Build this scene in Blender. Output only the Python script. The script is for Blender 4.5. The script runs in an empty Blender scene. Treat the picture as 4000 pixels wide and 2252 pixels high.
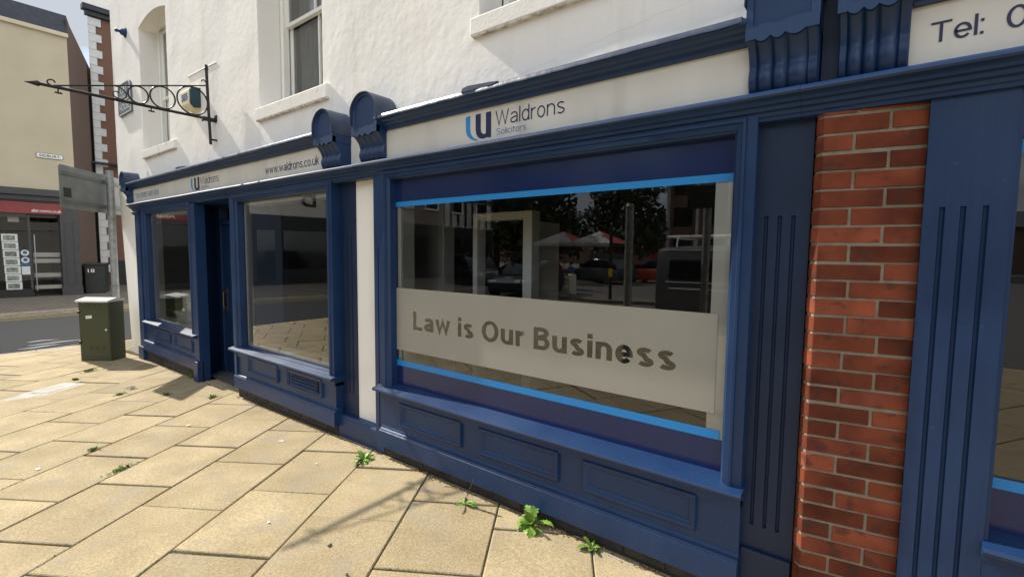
import bpy, bmesh, math, random
from mathutils import Vector, Matrix, noise
random.seed(7)
S = bpy.context.scene
COL = S.collection
R = math.radians

# ------------------------------------------------------------------ camera
CX, CY, CZ = 0.0, -2.293, 1.6
YAW, PIT, ROL, FPX = R(37.8055), R(4.3235), R(0.5665), 1875.46
fw = Vector((-math.sin(YAW)*math.cos(PIT), math.cos(YAW)*math.cos(PIT), -math.sin(PIT)))
rt = Vector((math.cos(YAW), math.sin(YAW), 0)); up = rt.cross(fw)
r2 = rt*math.cos(ROL)+up*math.sin(ROL); u2 = up*math.cos(ROL)-rt*math.sin(ROL)
cam = bpy.data.cameras.new('camera'); cam.sensor_width = 36; cam.lens = FPX/4000*36
cam.clip_start = 0.05; cam.clip_end = 3000
co = bpy.data.objects.new('camera', cam); COL.objects.link(co)
co.matrix_world = Matrix(((r2.x,u2.x,-fw.x,CX),(r2.y,u2.y,-fw.y,CY),(r2.z,u2.z,-fw.z,CZ),(0,0,0,1)))
S.camera = co
def proj(p):
    v = Vector(p)-Vector((CX,CY,CZ)); z = v.dot(fw)
    if z < .05: return None
    return 2000+FPX*v.dot(r2)/z, 1126-FPX*v.dot(u2)/z

# ------------------------------------------------------------------ sky, sun, exposure
SUN = Vector((1.21, 0.115, -1.0)).normalized()          # the way the light travels
elev = math.asin(-SUN.z)
S.world = bpy.data.worlds.new('World'); S.world.use_nodes = True
nt = S.world.node_tree; nt.nodes.clear()
def wn(t, **k):
    n = nt.nodes.new(t)
    for a, b in k.items(): setattr(n, a, b)
    return n
sky = wn('ShaderNodeTexSky', sky_type='NISHITA', sun_disc=False, sun_elevation=elev,
         sun_rotation=math.atan2(-SUN.x, -SUN.y), air_density=1.0, dust_density=.3, ozone_density=1.0)
geo = wn('ShaderNodeNewGeometry')
mp = wn('ShaderNodeMapping'); mp.inputs['Scale'].default_value = (2.2, 2.2, 5.0)
nz = wn('ShaderNodeTexNoise'); nz.inputs['Scale'].default_value = 1.0; nz.inputs['Detail'].default_value = 7; nz.inputs['Roughness'].default_value = .58
rp = wn('ShaderNodeValToRGB'); rp.color_ramp.elements[0].position = .26; rp.color_ramp.elements[1].position = .48
mx = wn('ShaderNodeMix', data_type='RGBA')
mp2 = wn('ShaderNodeMapping'); mp2.inputs['Scale'].default_value = (1.5, 1.5, 3.0); mp2.inputs['Location'].default_value = (1.1, 0.3, 2.2)
nz2 = wn('ShaderNodeTexNoise'); nz2.inputs['Scale'].default_value = 1.0; nz2.inputs['Detail'].default_value = 6
rp2 = wn('ShaderNodeValToRGB'); rp2.color_ramp.elements[0].position = .45; rp2.color_ramp.elements[1].position = .62
rp2.color_ramp.elements[0].color = (2.1, 2.25, 2.5, 1); rp2.color_ramp.elements[1].color = (7.4, 7.5, 7.7, 1)
nt.links.new(geo.outputs['Incoming'], mp2.inputs[0]); nt.links.new(mp2.outputs[0], nz2.inputs['Vector']); nt.links.new(nz2.outputs[0], rp2.inputs[0]); nt.links.new(rp2.outputs[0], mx.inputs[7])
bg = wn('ShaderNodeBackground'); bg.inputs['Strength'].default_value = .15
wo = wn('ShaderNodeOutputWorld')
nt.links.new(geo.outputs['Incoming'], mp.inputs[0]); nt.links.new(mp.outputs[0], nz.inputs['Vector'])
nt.links.new(nz.outputs[0], rp.inputs[0]); nt.links.new(rp.outputs[0], mx.inputs[0])
nt.links.new(sky.outputs[0], mx.inputs[6]); nt.links.new(mx.outputs[2], bg.inputs['Color']); nt.links.new(bg.outputs[0], wo.inputs[0])
sl = bpy.data.lights.new('sun', 'SUN'); sl.energy = 3.8; sl.angle = R(.48); sl.color = (1, .92, .79)
so = bpy.data.objects.new('sun', sl); COL.objects.link(so)
so.rotation_euler = SUN.to_track_quat('-Z', 'Y').to_euler(); so.location = (-20, -5, 20)
vs = S.view_settings; vs.view_transform = 'Standard'; vs.look = 'None'; vs.gamma = 1; vs.exposure = 0.93; vs.use_curve_mapping = False
S.render.engine = 'CYCLES'
S.cycles.max_bounces = 8; S.cycles.transparent_max_bounces = 16; S.cycles.glossy_bounces = 4; S.cycles.diffuse_bounces = 4
S.cycles.caustics_reflective = False; S.cycles.caustics_refractive = False
S.cycles.sample_clamp_indirect = 6

# ------------------------------------------------------------------ materials
M = {}
def mat(name, c1, c2=None, scale=6, rough=.5, bump=0, bscale=40, metal=0, rnd=0, rough2=None, spec=.5,
        coord='Object', stretch=None, detail=6, lo=.35, hi=.65, speck=None, coat=0, bstretch=None):
    m = bpy.data.materials.new(name); m.use_nodes = True; M[name] = m
    t = m.node_tree; b = t.nodes['Principled BSDF']
    N = lambda k: t.nodes.new(k); Lk = t.links.new
    b.inputs['Roughness'].default_value = rough; b.inputs['Metallic'].default_value = metal
    b.inputs['Specular IOR Level'].default_value = spec; b.inputs['Coat Weight'].default_value = coat
    tc = N('ShaderNodeTexCoord'); src = tc.outputs[coord]
    if rnd:
        oi = N('ShaderNodeObjectInfo'); ad = N('ShaderNodeVectorMath'); ad.operation = 'MULTIPLY_ADD'
        cb = N('ShaderNodeCombineXYZ')
        for i in range(3): Lk(oi.outputs['Random'], cb.inputs[i])
        ad.inputs[1].default_value = (37, 53, 71); Lk(cb.outputs[0], ad.inputs[0]); Lk(src, ad.inputs[2]); src = ad.outputs[0]
    if stretch:
        ms = N('ShaderNodeMapping'); ms.inputs['Scale'].default_value = stretch; Lk(src, ms.inputs[0]); src2 = ms.outputs[0]
    else: src2 = src
    col = None
    if c2 is not None:
        n = N('ShaderNodeTexNoise'); n.inputs['Scale'].default_value = scale; n.inputs['Detail'].default_value = detail; Lk(src2, n.inputs['Vector'])
        r = N('ShaderNodeValToRGB'); r.color_ramp.elements[0].position = lo; r.color_ramp.elements[1].position = hi
        r.color_ramp.elements[0].color = (*c1, 1); r.color_ramp.elements[1].color = (*c2, 1)
        Lk(n.outputs[0], r.inputs[0]); col = r.outputs[0]
        if rough2 is not None:
            mr = N('ShaderNodeMapRange'); mr.inputs[3].default_value = rough; mr.inputs[4].default_value = rough2
            Lk(n.outputs[0], mr.inputs[0]); Lk(mr.outputs[0], b.inputs['Roughness'])
    else:
        b.inputs['Base Color'].default_value = (*c1, 1)
    if rnd and col is not None:
        hs = N('ShaderNodeHueSaturation'); mr = N('ShaderNodeMapRange'); mr.inputs[3].default_value = 1-rnd; mr.inputs[4].default_value = 1+rnd
        Lk(oi.outputs['Random'], mr.inputs[0]); Lk(mr.outputs[0], hs.inputs['Value']); Lk(col, hs.inputs['Color']); col = hs.outputs[0]
    if speck and col is not None:      # (scale, colour, threshold, strength)
        v = N('ShaderNodeTexNoise'); v.inputs['Scale'].default_value = speck[0]; v.inputs['Detail'].default_value = 2; Lk(src, v.inputs['Vector'])
        r = N('ShaderNodeValToRGB'); r.color_ramp.elements[0].position = speck[2]; r.color_ramp.elements[1].position = speck[2]+.08
        r.color_ramp.elements[0].color = (0,0,0,1); r.color_ramp.elements[1].color = (speck[3],)*3+(1,)
        mm = N('ShaderNodeMix'); mm.data_type = 'RGBA'; mm.inputs[7].default_value = (*speck[1], 1)
        Lk(v.outputs[0], r.inputs[0]); Lk(r.outputs[0], mm.inputs[0]); Lk(col, mm.inputs[6]); col = mm.outputs[2]
    if col is not None: Lk(col, b.inputs['Base Color'])
    if bump:
        n2 = N('ShaderNodeTexNoise'); n2.inputs['Scale'].default_value = bscale; n2.inputs['Detail'].default_value = 4
        if bstretch:
            mb = N('ShaderNodeMapping'); mb.inputs['Scale'].default_value = bstretch; Lk(src, mb.inputs[0]); Lk(mb.outputs[0], n2.inputs['Vector'])
        else: Lk(src, n2.inputs['Vector'])
        bp = N('ShaderNodeBump'); bp.inputs['Strength'].default_value = 1; bp.inputs['Distance'].default_value = bump
        Lk(n2.outputs[0], bp.inputs['Height']); Lk(bp.outputs[0], b.inputs['Normal'])
    m['_col'] = 1
    return m
def nodes(m): return m.node_tree, m.node_tree.nodes['Principled BSDF']

mat('render_white', (.87,.85,.805), (.90,.885,.85), 1.4, .85, .0035, 14, stretch=(1,1,.6), spec=.2, speck=(2.2,(.78,.75,.69),.62,.3))
mat('sill_white', (.78,.76,.71), (.84,.83,.79), 8, .7, .0015, 60, speck=(9,(.38,.33,.27),.64,.5))
mat('sill_dirt', (.40,.35,.28), (.74,.70,.63), 22, .9, .002, 60, lo=.38, hi=.6)
mat('crack', (.64,.60,.53), None, rough=.9)
mat('blue', (.0080,.0295,.094), (.0112,.0385,.113), 3, .31, .0011, 1, rough2=.48, speck=(60,(.05,.09,.2),.70,.5), spec=.40, bstretch=(60,60,5))
mat('blue_recess_shade', (.0055,.017,.050), (.008,.022,.062), 3, .38, .0008, 1, rough2=.52, spec=.4, bstretch=(60,60,5))  # the same blue darkened for recessed parts, their shade put into the colour
mat('lead', (.03,.045,.09), (.06,.08,.13), 9, .38, .002, 30)
mat('vinyl_navy', (.009,.021,.088), None, rough=.16)
mat('vinyl_sky', (.015,.23,.60), None, rough=.4)
mat('letter_navy', (.012,.014,.07), None, rough=.4)
mat('letter_sky', (.03,.26,.62), None, rough=.4)
mat('letter_steel', (.12,.21,.38), None, rough=.4)
mat('sign_cream', (.66,.64,.58), (.73,.71,.65), 2.2, .34, .0004, 20, stretch=(1.6,1,.25))
mat('film', (.44,.425,.375), (.47,.455,.40), 3, .5)
mat('upvc', (.80,.80,.75), (.85,.85,.80), 5, .4)
mat('cream_paint', (.74,.72,.63), (.80,.78,.69), 3, .6)
mat('interior_gloom', (.045,.042,.038), (.06,.056,.05), 3, .9)  # near-black walls: the gloom of the deep rooms is put into the colour
mat('interior_ceiling', (.22,.22,.21), None, rough=.9)
mat('carpet', (.06,.06,.065), (.09,.09,.09), 60, .95)
mat('curtain', (.30,.31,.32), (.42,.43,.44), 14, .9, stretch=(14,1,.3))
mat('iron', (.006,.006,.007), (.02,.016,.014), 25, .42, .0008, 90, metal=.2)
mat('brass', (.16,.11,.06), (.26,.19,.11), 30, .35, metal=.9)
mat('slab', (.325,.262,.156), (.43,.352,.222), 3.2, .88, .0, 70, rnd=.12, lo=.3, hi=.7, spec=.22)
mat('joint', (.13,.11,.075), (.20,.17,.12), 14, .95, .004, 60, speck=(7,(.06,.085,.02),.55,.7))
mat('asphalt', (.088,.085,.080), (.110,.106,.100), 40, .9, .003, 160, speck=(300,(.2,.2,.19),.66,.5))
mat('kerb_stone', (.30,.26,.19), (.40,.35,.26), 12, .9, .002, 80)
mat('far_paving', (.15,.125,.10), (.21,.175,.14), 12, .9, .003, 60)
mat('yellow_line', (.42,.29,.06), (.50,.36,.10), 25, .8)
mat('white_line', (.66,.66,.64), (.8,.8,.78), 25, .8)
mat('brick', (.112,.031,.020), (.225,.062,.032), 6, .9, .0024, 90, rnd=.38, speck=(15,(.055,.032,.028),.60,.6), spec=.15)
mat('mortar', (.21,.172,.127), (.29,.242,.185), 18, .95, .003, 120)
mat('plinth_brick', (.018,.017,.015), (.035,.032,.028), 12, .7, .003, 60, rnd=.2)
mat('cab_green', (.046,.054,.026), (.055,.062,.031), 5, .45, .0004, 60, speck=(40,(.10,.10,.06),.72,.5))
mat('cab_lid_glint', (.50,.52,.50), (.62,.63,.61), 14, .28, .0006, 60, spec=.7)  # pale base colour paints in the white sun glint on the lid
mat('cab_dark', (.016,.020,.016), (.024,.028,.022), 8, .5)
mat('steel', (.26,.27,.27), (.36,.37,.37), 14, .5, .0005, 60, metal=.55)
mat('sign_back', (.20,.22,.215), (.25,.27,.265), 6, .55, metal=.3, speck=(30,(.14,.15,.15),.66,.5))
mat('sign_face', (.05,.28,.10), None, rough=.4)
mat('white', (.8,.8,.78), None, rough=.5)
mat('black', (.008,.008,.009), None, rough=.5)
mat('beige_wall', (.52,.455,.325), (.57,.50,.365), 1.2, .9, .002, 30)
mat('cream_band', (.60,.52,.38), (.66,.58,.44), 3, .8)
mat('slate', (.028,.032,.045), (.045,.05,.065), 9, .6)
mat('grey_paint', (.040,.042,.046), (.052,.054,.06), 6, .5)
mat('red_sign', (.20,.014,.016), (.24,.020,.021), 5, .35)
mat('brown_brick', (.085,.05,.036), (.135,.075,.05), 6, .9, .004, 40)
mat('quoin_white', (.62,.62,.60), (.72,.72,.70), 8, .8, .002, 30)
mat('window_dark', (.01,.011,.012), None, rough=.06)
mat('card', (.55,.60,.58), (.72,.76,.74), 30, .5)
mat('photo_print', (.08,.10,.09), (.30,.30,.26), 11, .4, rnd=.4)
mat('blue_badge', (.04,.09,.24), None, rough=.4)
mat('badge_white', (.62,.66,.68), None, rough=.4)
mat('alarm_cream', (.78,.70,.47), (.82,.76,.57), 9, .45, speck=(24,(.45,.36,.2),.66,.5))
mat('alarm_blue', (.008,.035,.055), (.012,.05,.07), 12, .4)
mat('plaque', (.10,.115,.14), (.16,.175,.20), 30, .6, .002, 70)
mat('leaf', (.095,.19,.020), (.19,.33,.042), 30, .55, .001, 120, rnd=.3)
mat('debris', (.05,.032,.02), (.16,.09,.05), 90, .95)
mat('moss', (.10,.16,.02), (.20,.29,.055), 60, .9, .004, 150)
mat('joint_moss', (.035,.05,.012), (.09,.12,.03), 40, .95)
mat('dry_leaf', (.45,.42,.32), (.62,.60,.50), 50, .7)
mat('tree_leaf', (.022,.045,.010), (.05,.085,.02), 1.4, .6, rnd=.3)
mat('bark', (.06,.045,.03), (.11,.08,.055), 9, .95, .01, 20)
mat('car_black', (.018,.018,.020), None, rough=.18, coat=.6)
mat('van_grey', (.085,.085,.088), None, rough=.25, coat=.5)
mat('car_grey', (.05,.055,.06), None, rough=.25, coat=.5)
mat('car_red', (.30,.05,.02), None, rough=.25, coat=.5)
mat('tyre', (.012,.012,.012), None, rough=.85)
mat('alloy', (.5,.5,.5), None, rough=.3, metal=.8)
mat('lamp_glass', (.75,.78,.8), None, rough=.1)
mat('bollard_white', (.74,.72,.62), None, rough=.4)
mat('bollard_yellow', (.72,.42,.02), None, rough=.4)
mat('tent_white', (.42,.40,.39), None, rough=.7)
mat('tent_red', (.5,.10,.09), None, rough=.7)
mat('house_brick', (.17,.08,.05), (.24,.12,.075), 5, .9)
mat('house_cream', (.5,.47,.4), (.56,.53,.46), 3, .9)
mat('timber_black', (.02,.017,.015), None, rough=.7)
mat('concrete', (.36,.35,.32), (.46,.45,.41), 7, .9, .002, 70)

def grain(m, sc, amt, dark, light, bump):
    '''coarse exposed grit: dark pits and pale grains over the existing colour'''
    t, b = nodes(m); N = t.nodes.new; L = t.links.new
    src = b.inputs['Base Color'].links[0].from_socket
    tc = N('ShaderNodeTexCoord'); oi = N('ShaderNodeObjectInfo'); ad = N('ShaderNodeVectorMath'); ad.operation = 'ADD'
    L(tc.outputs['Object'], ad.inputs[0]); L(oi.outputs['Random'], ad.inputs[1])
    n1 = N('ShaderNodeTexNoise'); n1.inputs['Scale'].default_value = sc; n1.inputs['Detail'].default_value = 3; n1.inputs['Roughness'].default_value = .65; L(ad.outputs[0], n1.inputs['Vector'])
    r1 = N('ShaderNodeValToRGB'); e = r1.color_ramp.elements; e[0].position = .36; e[0].color = (dark,dark,dark,1); e[1].position = .66; e[1].color = (light,light,light,1)
    mm = N('ShaderNodeMix'); mm.data_type = 'RGBA'; mm.blend_type = 'MULTIPLY'; mm.inputs[0].default_value = amt
    L(n1.outputs[0], r1.inputs[0]); L(src, mm.inputs[6]); L(r1.outputs[0], mm.inputs[7])
    n3 = N('ShaderNodeTexNoise'); n3.inputs['Scale'].default_value = 4.5; n3.inputs['Detail'].default_value = 5; L(ad.outputs[0], n3.inputs['Vector'])
    r3 = N('ShaderNodeValToRGB'); e = r3.color_ramp.elements; e[0].position = .52; e[0].color = (0,0,0,1); e[1].position = .72; e[1].color = (.5,.5,.5,1)
    m3 = N('ShaderNodeMix'); m3.data_type = 'RGBA'; m3.inputs[7].default_value = (.27,.245,.20,1)
    L(n3.outputs[0], r3.inputs[0]); L(r3.outputs[0], m3.inputs[0]); L(mm.outputs[2], m3.inputs[6]); L(m3.outputs[2], b.inputs['Base Color'])
    vo = N('ShaderNodeTexVoronoi'); vo.inputs['Scale'].default_value = 3.1; L(ad.outputs[0], vo.inputs['Vector'])      # trodden gum and spots
    r4 = N('ShaderNodeValToRGB'); e = r4.color_ramp.elements; e[0].position = .045; e[0].color = (.35,.35,.35,1); e[1].position = .065; e[1].color = (0,0,0,1)
    m4 = N('ShaderNodeMix'); m4.data_type = 'RGBA'; m4.inputs[7].default_value = (.17,.155,.135,1)
    L(vo.outputs['Distance'], r4.inputs[0]); L(r4.outputs[0], m4.inputs[0]); L(m3.outputs[2], m4.inputs[6]); L(m4.outputs[2], b.inputs['Base Color'])
    bp = N('ShaderNodeBump'); bp.inputs['Distance'].default_value = bump; L(n1.outputs[0], bp.inputs['Height']); L(bp.outputs[0], b.inputs['Normal'])
grain(M['slab'], 85, 1.0, .76, 1.17, .0035)
def streaks(m, sc, col, lo, amt):
    t, b = nodes(m); N = t.nodes.new; L = t.links.new; src = b.inputs['Base Color'].links[0].from_socket
    tc = N('ShaderNodeTexCoord'); mpn = N('ShaderNodeMapping'); mpn.inputs['Scale'].default_value = sc
    n = N('ShaderNodeTexNoise'); n.inputs['Scale'].default_value = 1; n.inputs['Detail'].default_value = 5
    rr = N('ShaderNodeValToRGB'); e = rr.color_ramp.elements; e[0].position = lo; e[0].color = (0,0,0,1); e[1].position = lo+.14; e[1].color = (amt,amt,amt,1)
    mm = N('ShaderNodeMix'); mm.data_type = 'RGBA'; mm.inputs[7].default_value = (*col, 1)
    L(tc.outputs['Object'], mpn.inputs[0]); L(mpn.outputs[0], n.inputs['Vector']); L(n.outputs[0], rr.inputs[0]); L(rr.outputs[0], mm.inputs[0]); L(src, mm.inputs[6]); L(mm.outputs[2], b.inputs['Base Color'])
streaks(M['render_white'], (7,7,.7), (.70,.66,.58), .56, .28)
streaks(M['sign_cream'], (5,5,.8), (.46,.445,.41), .55, .4)
streaks(M['blue'], (14,14,.9), (.026,.054,.125), .62, .3)
def brick_tex(m, c1, c2, mortar, w, h, rot=None, msize=.012, bump=.004):
    t, b = nodes(m); N = t.nodes.new
    tc = N('ShaderNodeTexCoord'); mpn = N('ShaderNodeMapping')
    if rot: mpn.inputs['Rotation'].default_value = rot
    bt = N('ShaderNodeTexBrick'); bt.inputs['Scale'].default_value = 1; bt.inputs['Brick Width'].default_value = w; bt.inputs['Row Height'].default_value = h
    bt.inputs['Mortar Size'].default_value = msize; bt.inputs['Color1'].default_value = (*c1,1); bt.inputs['Color2'].default_value = (*c2,1); bt.inputs['Mortar'].default_value = (*mortar,1)
    t.links.new(tc.outputs['Object'], mpn.inputs[0]); t.links.new(mpn.outputs[0], bt.inputs['Vector'])
    t.links.new(bt.outputs['Color'], b.inputs['Base Color'])
    bp = N('ShaderNodeBump'); bp.inputs['Distance'].default_value = bump; bp.invert = True
    t.links.new(bt.outputs['Fac'], bp.inputs['Height']); t.links.new(bp.outputs[0], b.inputs['Normal'])
for nm, c1, c2, mo in (('brick_far', (.17,.04,.022), (.25,.062,.032), (.19,.10,.07)), ('brick_brown', (.10,.056,.040), (.155,.085,.058), (.15,.115,.09)),
                       ('house_brick', (.16,.075,.05), (.24,.12,.08), (.22,.18,.15))):
    if nm not in M: mat(nm, c1, None, rough=.9)
    brick_tex(M[nm], c1, c2, mo, .225, .075, rot=(R(90), 0, R(90)))

def glass(name, tint=(.93,.95,.94), boost=1.7, ior=1.5):
    m = bpy.data.materials.new(name); m.use_nodes = True; M[name] = m; t = m.node_tree; t.nodes.clear(); N = t.nodes.new
    fr = N('ShaderNodeFresnel'); fr.inputs[0].default_value = ior
    mu = N('ShaderNodeMath'); mu.operation = 'DIVIDE'; mu.use_clamp = True; m2 = N('ShaderNodeMath'); m2.operation = 'MULTIPLY'; m2.inputs[1].default_value = boost; p1 = N('ShaderNodeMath'); p1.operation = 'ADD'; p1.inputs[1].default_value = 1
    tr = N('ShaderNodeBsdfTransparent'); tr.inputs[0].default_value = (*tint, 1)
    gl = N('ShaderNodeBsdfGlossy'); gl.inputs['Roughness'].default_value = 0.0; gl.inputs['Color'].default_value = (.96,.97,.97,1)
    nb = N('ShaderNodeTexNoise'); nb.inputs['Scale'].default_value = 1.1; nb.inputs['Detail'].default_value = 0
    tc = N('ShaderNodeTexCoord'); bp = N('ShaderNodeBump'); bp.inputs['Distance'].default_value = .0016
    mi = N('ShaderNodeMixShader'); o = N('ShaderNodeOutputMaterial')
    for a, b2 in ((fr.outputs[0], m2.inputs[0]), (m2.outputs[0], mu.inputs[0]), (fr.outputs[0], p1.inputs[0]), (p1.outputs[0], mu.inputs[1]), (mu.outputs[0], mi.inputs[0]), (tr.outputs[0], mi.inputs[1]), (gl.outputs[0], mi.inputs[2]), (mi.outputs[0], o.inputs[0]),
                  (tc.outputs['Object'], nb.inputs['Vector']), (nb.outputs[0], bp.inputs['Height']), (bp.outputs[0], gl.inputs['Normal'])): t.links.new(a, b2)
    return m
glass('glass', boost=2.5)
glass('glass_upper', (.70,.74,.76), 2.2)
glass('glass_far', (.75,.75,.75), .55)

# ------------------------------------------------------------------ mesh helpers
class MB:
    def __init__(s): s.v = []; s.f = []
    def add(s, vs, fs):
        o = len(s.v); s.v += [tuple(p) for p in vs]; s.f += [tuple(i+o for i in f) for f in fs]; return s
    def box(s, x0, x1, y0, y1, z0, z1, b=0):
        if b <= 0:
            return s.add([(x0,y0,z0),(x1,y0,z0),(x1,y1,z0),(x0,y1,z0),(x0,y0,z1),(x1,y0,z1),(x1,y1,z1),(x0,y1,z1)],
                         [(0,3,2,1),(4,5,6,7),(0,1,5,4),(1,2,6,5),(2,3,7,6),(3,0,4,7)])
        bm = bmesh.new(); bmesh.ops.create_cube(bm, size=1)
        for v in bm.verts: v.co = Vector(((x0+x1)/2+v.co.x*(x1-x0), (y0+y1)/2+v.co.y*(y1-y0), (z0+z1)/2+v.co.z*(z1-z0)))
        bmesh.ops.bevel(bm, geom=bm.edges[:], offset=b, segments=2, profile=.5, affect='EDGES')
        s.bm(bm); return s
    def bm(s, bm, mtx=None):
        bm.verts.index_update()
        s.add([(mtx @ v.co) if mtx else v.co[:] for v in bm.verts], [[v.index for v in f.verts] for f in bm.faces]); bm.free()
    def sweep(s, prof, x0, x1):                       # closed profile of (y,z) carried along X
        n = len(prof)
        vs = [(x0,y,z) for y, z in prof]+[(x1,y,z) for y, z in prof]
        fs = [(i, (i+1) % n, n+(i+1) % n, n+i) for i in range(n)]+[tuple(range(n))[::-1], tuple(range(n, 2*n))]
        return s.add(vs, fs)
    def ring(s, x0, x1, z0, z1, steps, fill=True, bottom=None):    # nested rectangles: (inset, y)
        vs = []; fs = []
        for d, y in steps:
            vs += [(x0+d,y,z0+d),(x1-d,y,z0+d),(x1-d,y,z1-d),(x0+d,y,z1-d)]
        for k in range(len(steps)-1):
            for i in range(4):
                j = (i+1) % 4; fs.append((4*k+i, 4*k+j, 4*k+4+j, 4*k+4+i))
        if fill: o = 4*(len(steps)-1); fs.append((o, o+1, o+2, o+3))
        return s.add(vs, fs)
    def tube(s, pts, r, n=8, caps=True, closed=False):
        pts = [Vector(p) for p in pts]; k = len(pts)
        rs = r if isinstance(r, (list, tuple)) else [r]*k
        vs = []; prev = None
        for i, p in enumerate(pts):
            if closed: d = pts[(i+1) % k]-pts[i-1]
            else: d = pts[min(i+1, k-1)]-pts[max(i-1, 0)]
            d.normalize()
            a = Vector((0,0,1)) if abs(d.z) < .9 else Vector((1,0,0))
            if prev is not None and (prev-d*prev.dot(d)).length > .2: u = (prev-d*prev.dot(d)).normalized()
            else: u = d.cross(a).normalized()
            prev = u; w = d.cross(u)
            vs += [p+(u*math.cos(2*math.pi*j/n)+w*math.sin(2*math.pi*j/n))*rs[i] for j in range(n)]
        fs = []
        for i in range(k if closed else k-1):
            a, b = i*n, ((i+1) % k)*n
            fs += [(a+j, a+(j+1) % n, b+(j+1) % n, b+j) for j in range(n)]
        if caps and not closed: fs += [tuple(range(n))[::-1], tuple(range((k-1)*n, k*n))]
        return s.add(vs, fs)
    def lathe(s, prof, n=16, mtx=None):               # (r,z)
        vs = [(r*math.cos(2*math.pi*j/n), r*math.sin(2*math.pi*j/n), z) for r, z in prof for j in range(n)]
        if mtx: vs = [mtx @ Vector(v) for v in vs]
        fs = [(i*n+j, i*n+(j+1) % n, (i+1)*n+(j+1) % n, (i+1)*n+j) for i in range(len(prof)-1) for j in range(n)]
        fs += [tuple(range(n))[::-1], tuple(range((len(prof)-1)*n, len(prof)*n))]
        return s.add(vs, fs)
    def prism(s, poly, a, b, mk):                     # poly 2D, mk(u,v,t)->3D, t in a..b
        n = len(poly)
        return s.add([mk(u,v,a) for u, v in poly]+[mk(u,v,b) for u, v in poly],
                     [(i, (i+1) % n, n+(i+1) % n, n+i) for i in range(n)]+[tuple(range(n))[::-1], tuple(range(n, 2*n))])
    def move(s, mtx): s.v = [tuple(mtx @ Vector(p)) for p in s.v]; return s
    def mesh(s, name, mt, smooth=False, fix=True):
        me = bpy.data.meshes.new(name); me.from_pydata(s.v, [], s.f)
        if fix:
            bm = bmesh.new(); bm.from_mesh(me); bmesh.ops.recalc_face_normals(bm, faces=bm.faces[:]); bm.to_mesh(me); bm.free()
        mm = mt if isinstance(mt, bpy.types.Material) else M[mt]
        me.materials.append(mm)
        if smooth is True: me.polygons.foreach_set('use_smooth', [True]*len(me.polygons))
        elif smooth:
            me.polygons.foreach_set('use_smooth', [True]*len(me.polygons)); me.set_sharp_from_angle(angle=R(smooth))
        return me
    def build(s, name, mt, parent=None, smooth=False, fix=True):
        return link(name, s.mesh(name, mt, smooth, fix), parent)
ROOT = {}
def wloc(o):
    v = Vector((0,0,0))
    while o is not None: v = v+o.location; o = o.parent
    return v
def link(name, me, parent=None):
    o = bpy.data.objects.new(name, me); COL.objects.link(o)
    if parent is not None: o.parent = parent; o.location = -wloc(parent)     # vertices are in world coordinates
    return o
def thing(name, label, cat, loc, group=None):
    o = bpy.data.objects.new(name, None); COL.objects.link(o); o.location = loc; o.empty_display_size = .2
    return tag(o, label, cat, group)
def tag(o, label, cat, group=None):
    o['label'] = label; o['category'] = cat
    if group: o['group'] = group
    return o
def struct(o, kind='structure'): o['kind'] = kind; return o

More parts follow.
